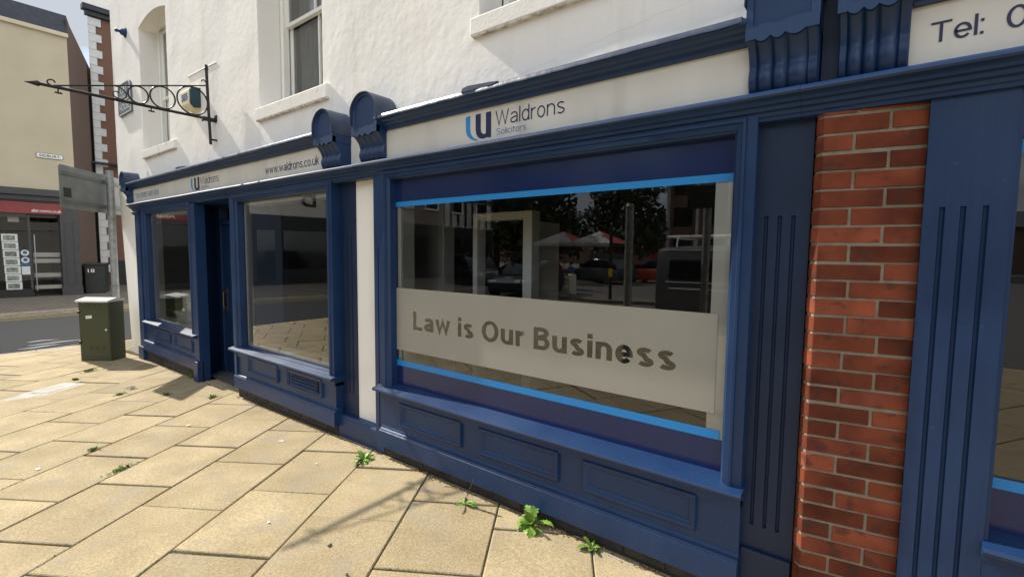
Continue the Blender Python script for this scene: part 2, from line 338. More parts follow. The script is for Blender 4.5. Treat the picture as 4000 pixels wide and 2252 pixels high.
def arc(cx, cy, rx, ry, a0, a1, n=14): return [(cx+rx*math.cos(R(a0+(a1-a0)*i/n)), cy+ry*math.sin(R(a0+(a1-a0)*i/n))) for i in range(n+1)]
def pen(w): return w*(1-.24*min(1, max(0, (w-.08)/.12)))      # the pen is flatter than wide in heavy weights
def glyph(ch, w):
    """a grotesque letter as centre lines for a pen of width w (capital height 1, x-height .725): strokes and ink width"""
    h = w/2; g = pen(w)/2; X = .725; k = min(1, max(0, (w-.08)/.12))
    lw = .60+.11*k; rx = lw/2-h; cx = lw/2; cy = X/2; ry = X/2-g+.012
    O = lambda pts: (pts, False); C = lambda pts: (pts, True)
    if ch == 'L': W = .62+.09*k; return [O([(h,1),(h,g),(W,g)])], W
    if ch == 'T': W = .76+.04*k; return [O([(0,1-g),(W,1-g)]), O([(W/2,1-g*1.9),(W/2,0)])], W
    if ch == 'S':
        W = .72+.08*k; q = W/2-h
        return [O(arc(W/2,.745,q*.93,.266-g,18,255,16)+arc(W/2,.262,q,.273-g,75,-162,18))], W
    if ch == 'B':
        W = .72+.10*k
        return [O([(h,0),(h,1)]), O([(h,1-g)]+arc(W*.54,.757,W*.40-h,.243-g,90,-90)+[(h,.514)]), O([(h,.514)]+arc(W*.55,.257+g*.5,W*.45-h,.257-g*.5,90,-90)+[(h,g)])], W
    if ch == 'O': W = .90+.11*k; return [C(arc(W/2,.5,W/2-h,.515-g,0,360,32)[:-1])], W
    if ch == 'W': W = 1.16+.1*k; d = h*1.06; return [O([(d,1),(W*.27,g),(W*.5,1-g),(W*.73,g),(W-d,1)])], W
    if ch == 'w': W = .90+.18*k; d = h*1.06; return [O([(d,X),(W*.29,g),(W*.5,X-g),(W*.71,g),(W-d,X)])], W
    if ch == 'i': return [O([(h,0),(h,X)]), O([(h,1-max(w*.85,.11)),(h,1)])], w
    if ch == 'l': return [O([(h,0),(h,1)])], w
    if ch == 'o': return [C(arc(cx,cy,rx,ry,0,360,28)[:-1])], lw
    if ch == 'c': return [O(arc(cx,cy,rx,ry,40,320,22))], lw*.94
    if ch == 'e': return [O([(cx-rx*.98,cy-.012),(cx+rx,cy-.012)]+arc(cx,cy,rx,ry,8,322,26))], lw
    if ch == 'd': return [C(arc(cx,cy,rx,ry,0,360,28)[:-1]), O([(lw-h,0),(lw-h,1)])], lw
    if ch == 'u': return [O([(h,X),(h,.29)]+arc(cx,.29,rx,.29-g+.01,180,345,14)[1:]), O([(lw-h,0),(lw-h,X)])], lw
    if ch == 'n': return [O([(h,0),(h,X)]), O(arc(cx,X-.29,rx,.29-g+.01,165,0,14)+[(lw-h,0)])], lw
    if ch == 'm': W = lw*1.55; q = (W/2-h)/2; return [O([(h,0),(h,X)]), O(arc(h+q,X-.25,q,.25-g,165,0,10)+[(W/2,0)]), O(arc(W/2+q,X-.25,q,.25-g,165,0,10)+[(W-h,0)])], W
    if ch == 'r': W = .36+.11*k; return [O([(h,0),(h,X)]), O(arc(W+.03,X-.31,W+.03-h,.31-g+.004,172,95,8))], W
    if ch == 's':
        W = lw*.95; q = W/2-h
        return [O(arc(W/2,X*.748,q*.92,X*.262-g,26,255,14)+arc(W/2,X*.258,q,X*.268-g,76,-150,16))], W
    if ch == 'a':
        W = lw*.99; q = W/2-h
        return [O(arc(W*.5,X-.235,q*.98,.235-g+.01,160,0,12)+[(W-h*1.05,.12),(W-h*.85,0)]), O([(W-h*1.2,X*.575),(W*.60,X*.54)]+arc(W*.42,X*.275+g*.1,W*.42-h,X*.265-g*.9,100,262,10)+[(W*.60,g*1.25),(W-h*1.6,X*.27)])], W
    if ch == 't': W = .38+.06*k; return [O([(W*.42,.95),(W*.42,.16)]+arc(W*.42+.12,.16,.12,.16-g,180,275,6)[1:]), O([(0,X-g*.9),(W,X-g*.9)])], W
    if ch == 'k': W = .58+.1*k; return [O([(h,0),(h,1)]), O([(w*.8,.26),(W-w*.6,X)]), O([(W*.42,.40),(W-w*.5,0)])], W
    if ch == '.': return [O([(h*1.15,0),(h*1.15,max(w*1.05,.11))])], w*1.2
    if ch == ':': d = max(w*1.05,.11); return [O([(h*1.15,0),(h*1.15,d)]), O([(h*1.15,X-d),(h*1.15,X)])], w*1.2
    if ch == '-': return [O([(0,.36),(.3,.36)])], .3
    if ch == '0': W = .64+.05*k; return [C(arc(W/2,.5,W/2-h,.51-g,0,360,28)[:-1])], W
    if ch == '1': W = .40; return [O([(W-h,0),(W-h,1)]), O([(W-w*.7,.86),(W-w*.9,.80),(.04,.70)])], W
    if ch == '9': W = .64+.05*k; return [C(arc(W/2,.68,W/2-h,.33-g,0,360,24)[:-1]), O(arc(W/2,.52,W/2-h,.52-g,30,-150,18))], W
    if ch == '5': W = .64+.05*k; return [O([(W-.05,1-g),(.15,1-g),(.09,.50),(.14,.54)]+arc(W/2,.33,W/2-h,.335-g,118,-160,20))], W
    return [], .28
def stroke(pts, w, closed, wv=None):
    """left and right edge of a pen line with mitred joints; the pen is w wide and wv high"""
    k = len(pts); Lf, Rt = [], []; wv = wv or w
    P = [Vector(p) for p in pts]
    for i in range(k):
        a = P[i]-P[i-1] if (i > 0 or closed) else None; b = P[(i+1) % k]-P[i] if (i < k-1 or closed) else None
        if a is None: n = Vector((-b.y,b.x)).normalized(); m = 1
        elif b is None: n = Vector((-a.y,a.x)).normalized(); m = 1
        else:
            na, nb = Vector((-a.y,a.x)).normalized(), Vector((-b.y,b.x)).normalized()
            n = na+nb
            if n.length < 1e-3: n = na
            n.normalize(); m = min(1/max(n.dot(na), .3), 2.2)
        o = Vector((n.x*w/2*m, n.y*wv/2*m))
        Lf.append(P[i]+o); Rt.append(P[i]-o)
    return Lf, Rt
def layout(body, w, track):
    x = 0; out = []
    for ch in body:
        if ch == ' ': x += .38; continue
        st, W = glyph(ch, w)
        for pts, cl in st: out.append(([(x+u, v) for u, v in pts], cl))
        x += W+track
    return out, x-track
def builtin_text(body, weight=0, spacing=1.0):
    cu = bpy.data.curves.new('t', 'FONT'); cu.body = body; cu.fill_mode = 'FRONT'; cu.size = 1; cu.offset = weight; cu.space_character = spacing
    ob = bpy.data.objects.new('t', cu); COL.objects.link(ob)
    dg = bpy.context.evaluated_depsgraph_get(); dg.update()
    me = bpy.data.meshes.new_from_object(ob.evaluated_get(dg)); bpy.data.objects.remove(ob); bpy.data.curves.remove(cu)
    xs = [v.co.x for v in me.vertices]
    return me, min(xs), max(xs)
_m = builtin_text('H')[0]; CAP = max(v.co.y for v in _m.vertices); bpy.data.meshes.remove(_m)
def letter(name, body, x, y, z, cap, width, mt, parent, weight=0, plane='front', spacing=1.0):
    """flat capitals and figures; x,z baseline start; cap = capital height; width = overall width"""
    me, x0, x1 = builtin_text(body, weight, spacing)
    sx = width/(x1-x0); sz = cap/CAP
    for v in me.vertices:
        u = (v.co.x-x0)*sx; t = v.co.y*sz
        if plane == 'front': v.co = (x+u, y, z+t)
        elif plane == 'east': v.co = (x, y+u, z+t)       # faces +X
        elif callable(plane): v.co = plane(u, t)
    me.materials.clear(); me.materials.append(M[mt])
    return link(name, me, parent)
def grotesk(name, body, x, y, z, cap, width, mt, parent, w=.11, track=.10, plane='front'):
    st, W = layout(body, w, track); k = width/W; m = MB()
    for i, (pts, cl) in enumerate(st):
        pts = [(u*k, v*cap) for u, v in pts]
        # pen width follows the mean scale
        Lf, Rt = stroke(pts, w*k, cl, pen(w)*cap); n = len(pts); o = .00012*(i % 3)
        vs = [(u, v) for p in zip(Lf, Rt) for u, v in (p[0], p[1])]
        q = [((x+u, y-o, z+v) if plane == 'front' else (x+o, y+u, z+v)) for u, v in vs]
        m.add(q, [(2*j, 2*j+1, 2*((j+1) % n)+1, 2*((j+1) % n)) for j in range(n if cl else n-1)])
    return m.build(name, mt, parent, fix=False)

def gz(x): return max(-.09, min(0, .0145*(x+3)))

# ------------------------------------------------------------------ the ground
g = MB().add([(-900,-900,-.17),(900,-900,-.17),(900,900,-.17),(-900,900,-.17)], [(0,1,2,3)]).build('road', 'asphalt')
struct(g)
XF = -22.5
KX, KY = -11.05, -7.4                          # near kerb lines
xs = [KX+.12]+[-10+.5*i for i in range(0, 15)]+[0, 40]
m = MB()
for a, b in zip(xs[:-1], xs[1:]):
    m.add([(a,KY+.12,gz(a)-.014),(b,KY+.12,gz(b)-.014),(b,.5,gz(b)-.014),(a,.5,gz(a)-.014)], [(0,1,2,3)])
m.add([(KX+.12,.5,-.104),(-9.4,.5,-.104),(-9.4,30,-.104),(KX+.12,30,-.104)], [(0,1,2,3)])
m.add([(KX+.12,KY+.12,-.4),(40,KY+.12,-.4),(40,KY+.12,-.014),(-3,KY+.12,-.014),(KX+.12,KY+.12,-.104)], [(0,1,2,3,4)])
pave = struct(m.build('pavement', 'joint', fix=False))

TH = R(32.081); A2 = Vector((math.cos(TH), math.sin(TH))); B2 = Vector((-math.sin(TH), math.cos(TH)))
def clip(poly, n, d):                              # keep p.n <= d
    out = []
    for i, p in enumerate(poly):
        q = poly[(i+1) % len(poly)]; a, b = p.dot(n)-d, q.dot(n)-d
        if a <= 0: out.append(p)
        if a*b < 0: out.append(p+(q-p)*(a/(a-b)))
    return out
def shrink(poly, e):
    n = len(poly); area = sum(poly[i].x*poly[(i+1) % n].y-poly[(i+1) % n].x*poly[i].y for i in range(n))/2
    sg = 1 if area > 0 else -1; out = poly
    for i in range(n):
        p, q = poly[i], poly[(i+1) % n]; dd = q-p
        if dd.length < 1e-5: continue
        nn = Vector((dd.y, -dd.x)).normalized()*sg
        out = clip(out, nn, p.dot(nn)-e)
        if len(out) < 3: return []
    return out
cells = []
SW, SL = .5585, .6645
for k in range(-26, 36):
    s0 = -1.022+SW*k; off = .30 if k % 2 == 0 else .05
    for j in range(-22, 30):
        t0 = off+SL*j+random.uniform(-.012, .012)
        poly = [A2*s0+B2*(t0+.003), A2*(s0+SW)+B2*(t0+.003), A2*(s0+SW)+B2*(t0+SL-.003), A2*s0+B2*(t0+SL-.003)]
        for n, d in ((Vector((0,1)), .05), (Vector((-1,0)), 11.05-.13), (Vector((0,-1)), 7.4-.13), (Vector((1,0)), 9)):
            if poly: poly = clip(poly, n, d)
        if len(poly) < 3: continue
        poly = shrink(poly, .0036+random.uniform(0,.002))
        if len(poly) < 3: continue
        n = len(poly); ar = abs(sum(poly[i].x*poly[(i+1) % n].y-poly[(i+1) % n].x*poly[i].y for i in range(n))/2)
        if ar < .002: continue
        c = sum(poly, Vector((0,0)))/n
        cells.append((poly, c))
def slab(poly, c, b=None):
    h = random.uniform(-.002, .0025); tx, ty = random.uniform(-.005,.005), random.uniform(-.005,.005)
    inn = shrink(poly, .005)
    if len(inn) != len(poly): inn = [c+(p-c)*.97 for p in poly]
    zz = lambda p, o: gz(p.x)+h+(p.x-c.x)*tx+(p.y-c.y)*ty+o
    n = len(poly)
    vs = [(p.x,p.y,zz(p,-.05)) for p in poly]+[(p.x,p.y,zz(p,-.004)) for p in poly]+[(p.x,p.y,zz(p,0)) for p in inn]
    fs = [(i,(i+1)%n,n+(i+1)%n,n+i) for i in range(n)]+[(n+i,n+(i+1)%n,2*n+(i+1)%n,2*n+i) for i in range(n)]+[tuple(range(2*n,3*n))]
    return vs, fs
vis = []; rest = MB()
for poly, c in cells:
    pr = [proj((p.x,p.y,gz(p.x))) for p in poly]+[proj((c.x,c.y,gz(c.x)))]
    inside = any(p and -20 < p[0] < 4020 and p[1] < 2280 and p[1] > 0 for p in pr)
    if inside: vis.append((c.x**2+(c.y-CY)**2, poly, c))
    else: rest.add(*slab(poly, c))
vis.sort(key=lambda t: t[0])
for i, (_, poly, c) in enumerate(vis):
    if i < 300: MB().add(*slab(poly, c)).build('paving_slab', 'slab', pave)
    else: rest.add(*slab(poly, c))
if rest.v: struct(rest.build('paving_slab_remainder', 'slab', pave), 'stuff')

# kerb along the pavement edge
kerb = struct(MB().box(KX-.002, KX+.11, KY+.1, 30, -.3, -.135).box(KX, 40, KY-.002, KY+.11, -.3, -.1).build('kerb', 'kerb_stone'))
y = KY+.13; i = 0
while y < 12:
    MB().box(KX, KX+.125, y, y+.9, -.16, -.094, .012).build('kerb_stone', 'kerb_stone', kerb); y += .908
x = KX
while x < 14:
    MB().box(x, x+.9, KY, KY+.125, -.16, gz(x+.4)-.002, .012).build('kerb_stone', 'kerb_stone', kerb); x += .908
# far pavement of Sidbury with its kerb and the yellow lines
def fkx(y): return -17.25-.45*(y)/1.6*0.55
m = MB()
ys = [-60,-30,-15,-8,-4,-2,0,2,5,9,14,30]
for a, b in zip(ys[:-1], ys[1:]):
    m.add([(fkx(a)-.13,a,-.05),(fkx(b)-.13,b,-.05),(-40,b,-.02),(-40,a,-.02)], [(0,1,2,3)])
far_p = struct(m.build('far_pavement', 'far_paving')); brick_tex(M['far_paving'], (.14,.118,.095), (.19,.16,.125), (.09,.075,.06), .21, .105, msize=.008, bump=.003)
m = MB()
for a, b in zip(ys[:-1], ys[1:]):
    m.add([(fkx(a),a,-.3),(fkx(b),b,-.3),(fkx(b),b,-.055),(fkx(a),a,-.055),(fkx(a)-.13,a,-.047),(fkx(b)-.13,b,-.047)], [(0,1,2,3),(3,2,5,4)])
struct(m.build('far_kerb', 'kerb_stone'))
for o in (.28, .52):
    m = MB()
    for a, b in zip(ys[:-1], ys[1:]):
        m.add([(fkx(a)+o,a,-.164),(fkx(a)+o+.09,a,-.164),(fkx(b)+o+.09,b,-.164),(fkx(b)+o,b,-.164)], [(0,1,2,3)])
    struct(m.build('yellow_line', 'yellow_line'))
for i, (mx_, my_, ln_) in enumerate(((-11.55,-.62,.62), (-11.85,-.78,.55), (-12.15,-.50,.80), (-12.55,-.62,.45), (-11.8,.12,.30))):
    m = MB(); n = 8; pr = None
    for k in range(n+1):
        u = k/n; x = mx_+.06*math.sin(u*4+i); y = my_+(u-.5)*ln_; w = .045*math.sin(math.pi*(.12+.8*u))
        row_ = [(x-w,y,-.165),(x+w,y+.03,-.165)]
        if pr: m.add(pr+row_, [(0,1,3,2)])
        pr = row_
    struct(m.build('road_marking', 'white_line', fix=False))

# ------------------------------------------------------------------ the white rendered building
YW = .09; WTOP = 7.4
bld = thing('rendered_building', 'white rendered corner building above the blue shopfronts', 'building', (-6, YW, 0))
W1 = (-8.82, -7.70, 3.04, 4.80); W2 = (-5.13, -3.955, 3.03, 4.95); W3 = (-2.135, -.95, 3.085, 5.0)
WINS = [W1, W2, W3]
def arch(x): u = (x-(W1[0]+W1[1])/2)/((W1[1]-W1[0])/2); return W1[3]+.085*(1-u*u)
def lines(a, b, step, must):
    pts = sorted({a, b, *[q for q in must if a <= q <= b]}); out = []
    for p, q in zip(pts[:-1], pts[1:]):
        n = max(1, round((q-p)/step)); out += [p+(q-p)*i/n for i in range(n)]
    return out+[pts[-1]]
XC = -10.2
gx = lines(XC, 4.5, .07, [w[0] for w in WINS]+[w[1] for w in WINS]); gzv = lines(2.45, WTOP, .07, [w[2] for w in WINS]+[w[3] for w in WINS])
def disp(x, z):
    a = noise.noise(Vector((x*1.1, z*1.5, 3.1)))*.0075+noise.noise(Vector((x*3.1, z*3.6, 9.4)))*.0032+noise.noise(Vector((x*8, z*9, 1.4)))*.0008
    f = 1
    for w in WINS:
        dx = max(w[0]-x, x-w[1], 0); dz = max(w[2]-z, z-w[3], 0); f = min(f, .25+math.hypot(dx, dz)*4)
    return a*f
verts = []; idx = {}; faces = []
def gv(i, j, arched=False):
    k = (i, j, arched)
    if k not in idx:
        x, z = gx[i], gzv[j]
        if arched: z = arch(x)
        idx[k] = len(verts); verts.append((x, YW-disp(x, z), z))
    return idx[k]
e = 1e-6
for i in range(len(gx)-1):
    xm = (gx[i]+gx[i+1])/2
    for j in range(len(gzv)-1):
        zm = (gzv[j]+gzv[j+1])/2; skip = False
        for w in WINS:
            if w[0] < xm < w[1] and w[2] < zm < w[3]: skip = True
        a = W1[0] < xm < W1[1] and W1[3] < zm < W1[3]+.3
        if a and zm > W1[3]:
            if gzv[j] < W1[3]+.21 and gzv[j+1] <= W1[3]+.21: continue
            if gzv[j] < W1[3]+.21 < gzv[j+1]:
                faces.append((gv(i,j,True), gv(i+1,j,True), gv(i+1,j+1), gv(i,j+1))); continue
        if not skip: faces.append((gv(i,j), gv(i+1,j), gv(i+1,j+1), gv(i,j+1)))
wall = MB().add(verts, faces).build('wall', 'render_white', bld, smooth=True)
# extend the render material: faint coursing lines of the lined-out render
t, b = nodes(M['render_white'])
# flank wall, lower corner and the strip between the shopfronts
m = MB()
m.add([(-9.85,YW,-.2),(XC,YW,2.75),(XC,8,2.75),(-9.85,8,-.2)], [(0,1,2,3)]); m.add([(XC,YW,2.45),(XC,YW,WTOP),(XC,8,WTOP),(XC,8,2.45)], [(0,1,2,3)])
zz = [-.2,.3,.9,1.5,2.1,2.76]
for a, b2 in zip(zz[:-1], zz[1:]):
    ex = lambda z: -9.85-.35*max(0, z+.2)/2.95
    m.add([(ex(a),YW-.003,a),(-8.7,YW-.003,a),(-8.7,YW-.003,b2),(ex(b2),YW-.003,b2)], [(0,1,2,3)])
m.add([(-10.2,8,-.2),(6,8,-.2),(6,8,WTOP),(-10.2,8,WTOP)], [(0,1,2,3)])
m.add([(XC,YW,WTOP),(6,YW,WTOP),(6,8,WTOP),(XC,8,WTOP)], [(0,1,2,3)])
m.build('flank_wall', 'render_white', bld)
MB().box(-3.49, -3.10, YW-.012, YW+.1, -.05, 2.18, .004).box(-3.60, -3.05, YW-.010, YW+.1, 2.185, 2.56).build('wall_strip', 'render_white', bld)
# dark stain under sills handled by material speckle; window reveals, sashes and sills
def sash_window(w, arched, sillx, sillz, name_i):
    x0, x1, z0, z1 = w; yr = YW+.23
    o = MB()
    o.add([(x0,YW,z0),(x0,yr,z0),(x0,yr,z1),(x0,YW,z1)], [(0,1,2,3)]); o.add([(x1,YW,z0),(x1,yr,z0),(x1,yr,z1),(x1,YW,z1)], [(0,1,2,3)])
    o.add([(x0,YW,z0),(x1,YW,z0),(x1,yr,z0),(x0,yr,z0)], [(0,1,2,3)])
    if arched:
        n = 16
        for i in range(n):
            a, b = x0+(x1-x0)*i/n, x0+(x1-x0)*(i+1)/n
            o.add([(a,YW-.004,arch(a)),(b,YW-.004,arch(b)),(b,yr,arch(b)),(a,yr,arch(a))], [(0,1,2,3)])
    else: o.add([(x0,YW,z1),(x1,YW,z1),(x1,yr,z1),(x0,yr,z1)], [(0,1,2,3)])
    win = o.build('window', 'render_white', bld, fix=False)
    top = z1+(.10 if arched else 0); zm = z0+(z1-z0)*.47
    f = MB()
    f.ring(x0+.02, x1-.02, z0, top, [(0,yr+.12),(0,yr-.01),(.026,yr-.01),(.030,yr),(.042,yr),(.042,yr+.06)], fill=False)
    f.build('box_frame', 'upvc', win)
    # upper sash (front) and lower sash (behind)
    for (a, b, yy, nm) in ((zm-.03, top-.06, yr+.035, 'upper_sash'), (z0+.05, zm+.03, yr+.075, 'lower_sash')):
        q = MB(); q.ring(x0+.052, x1-.052, a, b, [(0,yy+.045),(0,yy),(.036,yy),(.042,yy+.012),(.042,yy+.045)], fill=False)
        xm = (x0+x1)/2+.02; q.box(xm-.012, xm+.012, yy+.002, yy+.042, a+.04, b-.04)
        q.build(nm, 'upvc', win)
        MB().add([(x0+.08,yy+.022,a+.03),(x1-.08,yy+.022,a+.03),(x1-.08,yy+.022,b-.03),(x0+.08,yy+.022,b-.03)], [(0,1,2,3)]).build('pane', 'glass_upper', win, fix=False)
    # room behind with a curtain drawn to one side
    d = MB(); X0, X1 = x0-.5, x1+.5; D = yr+2.2
    d.box(X0, X1, yr+.13, D, z0-.6, top+.3); d.f = [fc for k, fc in enumerate(d.f) if k != 2]
    d.build('room', 'interior_gloom', win, fix=False)
    c = MB(); n = 40
    for s0, s1 in ((x0+.05, x0+.42), (x1-.30, x1-.05)):
        for i in range(n):
            a, b = s0+(s1-s0)*i/n, s0+(s1-s0)*(i+1)/n; fy = lambda x: yr+.2+.025*math.sin(x*70)
            c.add([(a,fy(a),z0),(b,fy(b),z0),(b,fy(b),top),(a,fy(a),top)], [(0,1,2,3)])
    c.build('curtain', 'curtain', win, smooth=True)
    s = MB(); a, b = sillx; p, q = sillz
    s.box(a, b, YW-.037, yr, p, q, .008)
    so_ = s.build('sill', 'sill_white', win)
    MB().box(a+.01, b-.01, YW-.033, YW+.005, p-.007, p+.004).build('drip_edge', 'sill_dirt', win)
    return win
sash_window(W1, True, (-8.80,-7.46), (2.925,3.035), 1)
sash_window(W2, False, (-5.16,-3.85), (2.905,3.025), 2)
sash_window(W3, False, (-2.185,-.88), (2.975,3.085), 3)

pts = []
for i in range(70):
    u = i/69; x = -1.92+u*1.36; z = 2.655+.165*u+.012*noise.noise(Vector((x*9,1,1)))+.006*noise.noise(Vector((x*31,4,1)))
    pts.append((x, YW-disp(x, z)+.0005, z))
MB().tube(pts, .0010, 5).build('crack', 'crack', bld)
# ------------------------------------------------------------------ rooms behind the shop windows
m = MB(); m.add([(-9.6,.13,-.02),(5,.13,-.02),(5,6,-.02),(-9.6,6,-.02)], [(0,1,2,3)])
struct(m.build('interior_floor', 'carpet'))
m = MB(); m.add([(-9.6,.13,2.62),(5,.13,2.62),(5,6,2.62),(-9.6,6,2.62)], [(0,1,2,3)])
struct(m.build('interior_ceiling', 'interior_ceiling'))
m = MB(); m.add([(-9.6,6,-.02),(5,6,-.02),(5,6,2.62),(-9.6,6,2.62)], [(0,1,2,3)])
m.add([(-9.6,.13,-.02),(-9.6,6,-.02),(-9.6,6,2.62),(-9.6,.13,2.62)], [(0,1,2,3)]); m.add([(5,.13,-.02),(5,6,-.02),(5,6,2.62),(5,.13,2.62)], [(0,1,2,3)])
m.box(-7.2, -7.1, .62, 6, -.02, 2.6); m.box(-5.62, -5.54, .42, 2.2, -.02, 2.6)
struct(m.build('interior_wall', 'interior_gloom'))
part = thing('partition_wall', 'cream partition wall inside, seen through the large window', 'partition', (-3.3, .7, 0))
MB().box(-3.60, -3.125, .68, .78, 0, 2.6).build('panel', 'cream_paint', part)
MB().box(-3.125, -3.055, .66, .80, 0, 2.6, .008).build('end_post', 'upvc', part)
idf = thing('interior_doorway', 'white door frame standing inside, seen through the large window', 'door frame', (-2.4, .7, 0))
MB().box(-2.718, -2.668, .67, .78, 0, 1.916, .006).build('jamb', 'upvc', idf); MB().box(-2.20, -2.115, .67, .78, 0, 1.916, .006).build('jamb', 'upvc', idf)
MB().box(-2.666, -2.202, .67, .78, 1.852, 1.914, .006).build('head', 'upvc', idf)
MB().box(-2.27, -2.235, .79, 1.25, 0, 1.85, .006).build('door_leaf', 'cream_paint', idf)
cb = thing('display_cabinet', 'pale low cabinet with a box on it inside the end window', 'cabinet', (-8.0,.7,0))
MB().box(-8.9, -7.25, .35, .85, 0, .62, .01).build('cabinet_body', 'upvc', cb)
MB().box(-8.95, -7.2, .3, .9, .62, .65, .006).build('cabinet_top', 'cream_paint', cb)
MB().box(-8.55, -8.1, .42, .78, .652, .95, .008).build('box', 'upvc', cb)

# ------------------------------------------------------------------ shopfront pieces
RAIL = [(.06,2.276),(-.03,2.273),(-.072,2.264),(-.084,2.254),(-.086,2.244),(-.080,2.236),(-.062,2.231),(-.054,2.225),(-.053,2.214),(-.037,2.209),(-.033,2.195),(-.018,2.189),(-.014,2.176),(-.006,2.171),(-.005,2.158),(.06,2.158)]
CORN = [(.12,2.62),(.084,2.598),(.02,2.582),(-.078,2.573),(-.094,2.568),(-.097,2.558),(-.095,2.545),(-.074,2.539),(-.066,2.526),(-.05,2.521),(-.043,2.509),(-.028,2.503),(-.02,2.494),(-.02,2.483),(.12,2.483)]
def sillp(z): return [(.10,z+.036),(.045,z+.024),(-.054,z+.003),(-.068,z-.001),(-.073,z-.010),(-.070,z-.021),(-.056,z-.027),(-.034,z-.029),(-.028,z-.041),(-.016,z-.046),(.10,z-.046)]
SKIRT = [(.05,.246),(-.006,.243),(-.012,.236),(-.014,.226),(-.024,.222),(-.029,.214),(-.036,.208),(-.038,.196),(-.038,.082),(.05,.082)]
PANEL = [(0,-.0045),(.002,-.022),(.008,-.028),(.016,-.028),(.022,-.022),(.026,-.021),(.038,-.0095),(.040,-.0065)]
def wavy(mb, amp, seed, sel=lambda v: True):          # slight hand-made unevenness of old painted timber
    mb.v = [(x, y+amp*noise.noise(Vector((x*1.7, z*2, seed))), z+amp*noise.noise(Vector((x*1.3, z*1.1, seed+5)))) for x, y, z in mb.v]; return mb
def long(prof, x0, x1, seed, amp=.0035, step=.25):     # a moulding made of short runs so that it can wander
    m = MB(); n = len(prof); k = max(2, int((x1-x0)/step)); vs = []; fs = []
    for i in range(k+1):
        x = x0+(x1-x0)*i/k
        dy, dz = amp*noise.noise(Vector((x*.9, seed, 0))), amp*.8*noise.noise(Vector((x*.8, seed+7, 2)))
        vs += [(x, y+dy, z+dz) for y, z in prof]
    for i in range(k): fs += [(i*n+j, i*n+(j+1) % n, (i+1)*n+(j+1) % n, (i+1)*n+j) for j in range(n)]
    fs += [tuple(range(n))[::-1], tuple(range(k*n, (k+1)*n))]
    return m.add(vs, fs)
def flutes(mb, x0, x1, y, z0, z1, xsf, w=.010, d=.012):
    """a flat pilaster face at y with sunk round-ended grooves"""
    edges = [x0]
    for c in xsf: edges += [c-w, c+w]
    edges.append(x1)
    for k in range(0, len(edges)-1, 2): mb.add([(edges[k],y,z0),(edges[k+1],y,z0),(edges[k+1],y,z1),(edges[k],y,z1)], [(0,1,2,3)])
    return edges
def pilaster(name, mt, parent, x0, x1, y, yb, z0, z1, grooves, g0, g1, w=.009, d=.013):
    m = MB(); n = 8
    xs_ = [x0]
    for c in grooves: xs_ += [c-w, c+w]
    xs_.append(x1)
    for k in range(0, len(xs_)-1, 2): m.add([(xs_[k],y,g0),(xs_[k+1],y,g0),(xs_[k+1],y,g1),(xs_[k],y,g1)], [(0,1,2,3)])
    m.add([(x0,y,z0),(x1,y,z0),(x1,y,g0),(x0,y,g0)], [(0,1,2,3)]); m.add([(x0,y,g1),(x1,y,g1),(x1,y,z1),(x0,y,z1)], [(0,1,2,3)])
    for c in grooves:
        prev = None
        for i in range(n+1):
            a = math.pi*i/n; p = (c-w*math.cos(a), y+d*math.sin(a))
            if prev: m.add([(prev[0],prev[1],g0),(p[0],p[1],g0),(p[0],p[1],g1),(prev[0],prev[1],g1)], [(0,1,2,3)])
            prev = p
        for zc, sg in ((g0,-1),(g1,1)):                                   # closed ends, splayed out
            m.add([(c-w,y,zc),(c,y+d,zc),(c+w,y,zc)], [(0,1,2)])
    m.add([(x0,y,z0),(x0,yb,z0),(x0,yb,z1),(x0,y,z1)], [(0,1,2,3)]); m.add([(x1,y,z0),(x1,yb,z0),(x1,yb,z1),(x1,y,z1)], [(0,1,2,3)])
    return m.build(name, mt, parent, fix=False)
